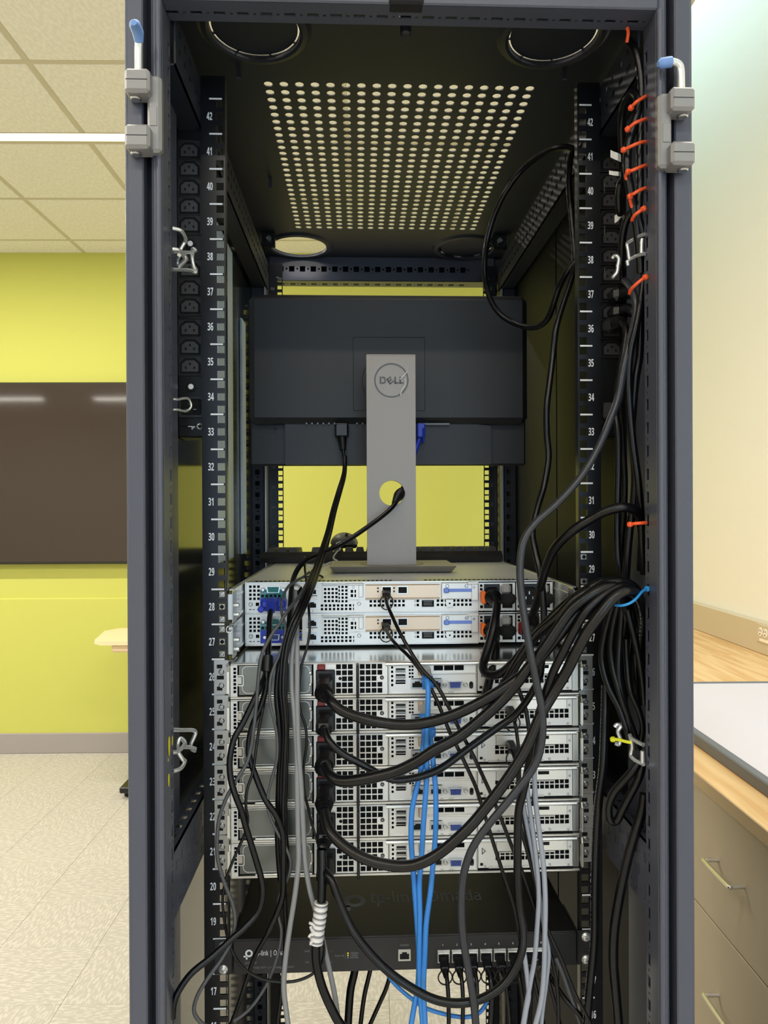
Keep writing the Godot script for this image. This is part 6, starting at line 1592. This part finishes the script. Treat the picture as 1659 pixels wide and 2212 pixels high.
	var gl := ["black fibre cable from the second lower server's right cage, falling steeply", "black fibre cable from the third lower server's right cage"]
	o = cable(gl[0], "thin fibre cables", 0.0021, M.jacket, pts([1250, 13710, 550, 1273, 13644, 650, 1285, 13511, 720, 1288, 13318, 800, 1284, 13060, 840, 1262, 12751, 880, 1300, 12435, 900, 1370, 12174, 920, 1419, 11967, 940, 1483, 11654, 960, 1568, 11369, 980, 1723, 11024, 1000, 1884, 10619, 1000, 2044, 10304, 1000, 2141, 10054, 1000]), "fibre_cable")
	dac(o, V(0.1296, 1.3702, 0.0260), V(0.05, -0.3, 1).normalized())
	o = cable(gl[1], "thin fibre cables", 0.0021, M.jacket, pts([1254, 13289, 550, 1272, 13211, 650, 1289, 13015, 720, 1318, 12709, 780, 1362, 12398, 820, 1412, 12089, 860, 1455, 11773, 880, 1475, 11394, 880, 1452, 11016, 880, 1418, 10692, 880, 1395, 10367, 880, 1383, 9989, 880]), "fibre_cable")
	dac(o, V(0.1300, 1.3272, 0.0260), V(0.05, -0.3, 1).normalized())
	cable("black cable slipping behind the cord bundle beside the uppermost lower server's vents", "thin fibre cables", 0.0026, M.jacket, pts([1337, 14062, 500, 1369, 13941, 580, 1415, 13784, 620, 1444, 13561, 660, 1472, 13336, 700, 1489, 13019, 740, 1466, 12698, 760]), "fibre_cable")
	cable("silver-grey cable, outermost right of the hanging bundle", "silver cables on the right", 0.0030, M.jacket_silver, pts([1398, 13331, 1000, 1419, 13118, 1000, 1439, 12797, 1000, 1471, 12486, 1020, 1512, 12122, 1040, 1527, 11735, 1060, 1520, 11338, 1060, 1508, 10914, 1060, 1475, 10587, 1060, 1410, 10324, 1060, 1361, 10124, 1060]))
	cable("silver-grey cable, second from the right of the hanging bundle", "silver cables on the right", 0.0028, M.jacket_silver, pts([1345, 12993, 950, 1384, 12675, 960, 1421, 12389, 980, 1453, 12051, 1000, 1462, 11741, 1020, 1435, 11408, 1040, 1402, 11076, 1060, 1358, 10839, 1060, 1309, 10575, 1060, 1266, 10328, 1060, 1233, 10128, 1060]))
	cable("silver-grey cable, third from the right, crossing towards the lower rail", "silver cables on the right", 0.0026, M.jacket_silver, pts([1302, 12867, 900, 1350, 12551, 920, 1409, 12236, 940, 1457, 11923, 960, 1499, 11612, 980, 1541, 11301, 1000, 1578, 11087, 1000, 1550, 10767, 1000, 1506, 10448, 1000, 1472, 10075, 1000]))
	cable("white-speckled silver cable, innermost of the hanging bundle", "silver cables on the right", 0.0028, M.jacket_silver, pts([1262, 11309, 1000, 1294, 11080, 1020, 1320, 10853, 1040, 1331, 10654, 1060, 1298, 10470, 1060, 1244, 10127, 1060]))
	# --- what hangs below the switch
	var kl := ["first", "second", "third", "fourth", "fifth", "sixth", "seventh", "eighth"]
	for k in 8:
		var x := 0.0478 + k * 0.01815 - (0.0 if k < 4 else 0.0004)
		var a := V(x, YB + 18 * U - 0.0300, 0.005)
		var e: float = [0.004, 0.001, -0.006, -0.004, 0.014, 0.018, 0.030, 0.036][k]
		o = cable("black fibre cable in the switch's %s cage from the left" % kl[k], "fibre cables of the switch", 0.0026 if k != 3 else 0.0036, M.jacket, PackedVector3Array([a + V(0.0005, -0.004, 0.022), a + V(0.001, -0.014, 0.032), a + V(0.001 + e * 0.15, -0.035, 0.036), a + V(e * 0.5, -0.08, 0.034), a + V(e, -0.13, 0.03), a + V(e * 1.3, -0.20, 0.025)]), "fibre_cable")
		dac(o, a, V(0, -0.35, 1).normalized())
	cable("thick black cord hanging behind the switch, leftmost of three on the pale floor", "cords behind the switch", 0.0056, M.jacket, pts([-642, 9903, -1000, -669, 9647, -1000, -730, 9365, -1000, -765, 8905, -1000, -779, 8655, -1000]), "power_cable", "power cord")
	cable("black cord hanging behind the switch, middle one of three on the pale floor", "cords behind the switch", 0.0032, M.jacket, pts([-405, 9897, -1000, -452, 9641, -1000, -533, 9294, -1000, -587, 8900, -1000, -608, 8650, -1000]), "power_cable", "power cord")
	cable("black cord hanging slanted behind the switch, rightmost of three on the pale floor", "cords behind the switch", 0.0030, M.jacket, pts([-238, 9824, -900, -180, 9652, -900, -226, 9464, -900, -306, 9283, -900, -450, 8968, -900, -549, 8723, -900]), "power_cable", "power cord")
	cable("black cord leaving the switch's underside towards the lower right rail", "cords behind the switch", 0.0032, M.jacket, pts([1754, 10310, 0, 1850, 10230, 200, 1950, 10130, 400, 2081, 10024, 500, 2191, 9895, 600]), "power_cable", "power cord")
	cable("dull grey cord beside the switch's right ear, hanging to the bottom edge", "cords behind the switch", 0.0030, M.jacket_dark_grey, pts([1886, 10522, 200, 1946, 10380, 300, 2009, 10185, 400, 2081, 9967, 500, 2149, 9681, 500]), "power_cable", "power cord")
